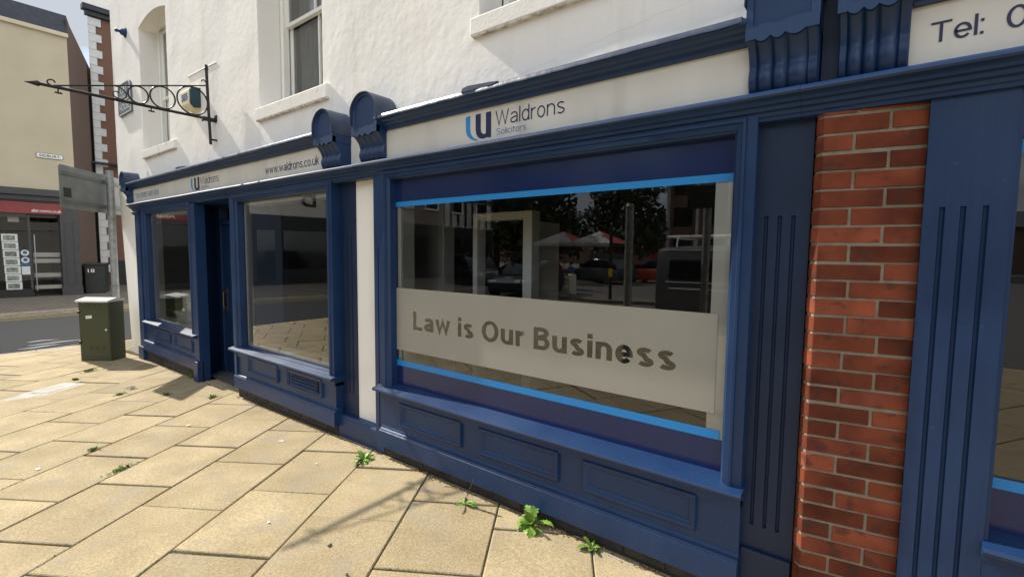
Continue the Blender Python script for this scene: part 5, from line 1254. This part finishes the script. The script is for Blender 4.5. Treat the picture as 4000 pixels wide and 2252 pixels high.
def car(label, x, y, rz, paint, suv=False):
    o = thing('car', label, 'car', (x,y,-.17), 'cars at the junction'); tr = Matrix.Translation((x,y,-.17)) @ Matrix.Rotation(rz,4,'Z')
    h = 1.68 if suv else 1.46; w = .9
    def sec(px, zb, zt, ww, tb): return [(px,-ww,zb),(px,ww,zb),(px,ww*1.0,zb+.35),(px,ww*.97,zt-.1),(px,ww*tb,zt),(px,-ww*tb,zt),(px,-ww*.97,zt-.1),(px,-ww,zb+.35)]
    hb_ = .98 if suv else .86
    loft([sec(-2.15,.42,.85,.74,.9), sec(-2.05,.25,hb_,.86,.92), sec(-1.2,.2,hb_+.06,w,.93), sec(.9,.2,hb_+.02,w,.93), sec(1.7,.22,hb_-.1,.87,.9), sec(2.1,.3,hb_-.22,.74,.85), sec(2.2,.42,.62,.66,.85)], paint, 'body', o, tr)
    loft([sec(-2.0,hb_-.1,hb_+.05,.78,.95), sec(-1.55,hb_-.1,h-.04,.80,.82), sec(-.2,hb_-.1,h,.82,.80), sec(.35,hb_-.1,h-.06,.82,.80), sec(1.15,hb_-.1,hb_+.02,.80,.95)], 'window_dark', 'glazing', o, tr)
    loft([sec(-1.5,h-.05,h+.015,.66,.9), sec(-.2,h-.04,h+.03,.67,.9), sec(.38,h-.1,h-.03,.66,.9)], paint, 'roof', o, tr)
    for sx in (-1.32, 1.38):
        for sy in (-.8, .8):
            p = tr @ Vector((sx, sy, .33)); ow = wheel(o, 0, 0, 0, .33); 
            R4 = Matrix.Rotation(rz,4,'Z')
            for q in [ow]+list(ow.children):
                for v in q.data.vertices: v.co = Vector(p)+(R4 @ v.co)
    for sy in (-.56,.56): MB().box(2.02,2.16,sy-.17,sy+.17,.60,.72,.03).move(tr).build('headlight', 'lamp_glass', o)
    return o
car('black car facing the shops on the road', -11.6, -13.6, R(78), 'car_black')
car('dark off roader crossing the junction', -17.0, -16.2, R(25), 'car_black', True)
car('dark parked hatchback under the parasols', -13.6, -24, R(200), 'car_grey'); car('orange red parked car beyond the junction', -10.8, -26, R(185), 'car_red')

van = thing('van', 'black panel van with ladder rack on the road before the shops', 'van', (-2.3,-11.0,-.17))
VM = Matrix.Translation((-2.35,-10.95,-.17))
def vs_(px, zb, zt, ww, tb): return [(px,-ww,zb),(px,ww,zb),(px,ww,zb+.5),(px,ww*.985,zt-.35),(px,ww*.9,zt-.08),(px,ww*tb,zt),(px,-ww*tb,zt),(px,-ww*.9,zt-.08),(px,-ww*.985,zt-.35),(px,-ww,zb+.5)]
loft([vs_(-2.5,.4,1.7,.86,.6), vs_(-2.45,.28,1.92,.93,.7), vs_(-1.8,.25,1.98,.95,.72), vs_(.7,.25,1.97,.95,.72), vs_(1.15,.25,1.86,.94,.7), vs_(1.75,.25,1.25,.92,.8), vs_(2.3,.28,1.08,.86,.85), vs_(2.5,.38,.85,.76,.85)], 'van_grey', 'body', van, VM)
MB().box(-2.1,-.55,.945,.957,1.10,1.62,.03).box(-.35,.75,.945,.957,1.10,1.62,.03).move(VM).build('side_window', 'window_dark', van)
MB().add([(.95,.96,1.1),(1.75,.935,1.1),(1.25,.90,1.62),(.95,.92,1.66)], [(0,1,2,3)]).move(VM).build('side_window', 'window_dark', van, fix=False)
MB().box(-2.2,1.6,.948,.964,1.03,1.06).box(-2.1,-.5,.948,.966,.86,.90).box(-2.3,1.0,.86,.90,1.86,1.885).move(VM).build('trim_highlight', 'white', van)  # white strips: trim, and highlight lines painted along the body
for sx in (-1.55, 1.62):
    for sy in (-.82,.82):
        ow = wheel(van, -2.35+sx, -10.95+sy, .17, .34)
m = MB()
for sy in (-.6,-.2,.25,.6): m.tube([(-2.3,sy,2.22),(1.0,sy,2.22)], .038, 8)
for sx in (-2.0,-.7,.6): m.tube([(sx,-.75,1.95),(sx,-.7,2.17),(sx,.7,2.17),(sx,.75,1.95)], .022, 6)
m.move(VM).build('roof_rack', 'white', van)
for sy in (-.6,.6): MB().box(2.32,2.46,sy-.16,sy+.16,.72,.9,.03).move(VM).build('headlight', 'lamp_glass', van)

il = struct(MB().prism([(-11.2,-15.0),(-8.4,-15.2),(-6.4,-14.6),(-6.2,-13.6),(-8.2,-12.9),(-10.9,-13.4)], -.2, -.07, lambda u, v, t: (u,v,t)).build('traffic_island', 'far_paving'))
bo = thing('traffic_bollard', 'white and yellow keep left bollard on the traffic island', 'bollard', (-9.8,-14.1,-.07))
MB().box(-9.95,-9.65,-14.2,-14.0,-.07,.75,.05).build('body', 'bollard_white', bo); MB().box(-9.952,-9.85,-14.202,-13.998,.0,.65,.02).build('side_panel', 'bollard_yellow', bo)
MB().lathe([(.14,0),(.14,.05)], 18, Matrix.Translation((-9.8,-14.05,.93)) @ Matrix.Rotation(R(-90),4,'X')).build('roundel', 'blue_badge', bo)
MB().box(-9.85,-9.75,-14.12,-14.06,.7,.9).build('neck', 'bollard_white', bo)
bp_ = thing('traffic_post', 'black post with yellow band on the traffic island', 'post', (-7.9,-13.6,-.07))
MB().tube([(-7.9,-13.6,-.1),(-7.9,-13.6,2.6)], .06, 10).build('post', 'black', bp_); MB().tube([(-7.9,-13.6,.75),(-7.9,-13.6,1.05)], .064, 10).build('band', 'bollard_yellow', bp_)
sp1 = thing('sign_post', 'plain grey steel post standing on the paving left of the camera', 'post', (-2.28,-2.65,0))
MB().tube([(-2.28,-2.65,-.05),(-2.28,-2.65,2.12)], .045, 12).build('post', 'steel', sp1, smooth=50); MB().lathe([(.046,2.10),(.05,2.12),(.03,2.15)], 12, Matrix.Translation((-2.28,-2.65,0))).build('cap', 'sign_back', sp1)
sp2 = thing('sign_post', 'grey post carrying a small dark sign, right of the plain post', 'post', (-1.43,-2.60,0))
MB().tube([(-1.43,-2.60,-.05),(-1.43,-2.60,2.3)], .04, 12).build('post', 'steel', sp2, smooth=50); MB().box(-1.62,-1.24,-2.555,-2.545,2.05,2.28,.003).build('sign_plate', 'cab_dark', sp2)
m = MB()
for k in range(6): m.add([(-15+k*1.5,-11.0,-.166),(-14.85+k*1.5,-11.0,-.166),(-12.35+k*1.5,-13.0,-.166),(-12.5+k*1.5,-13.0,-.166)], [(0,1,2,3)])
struct(m.build('box_junction_marking', 'yellow_line', fix=False))
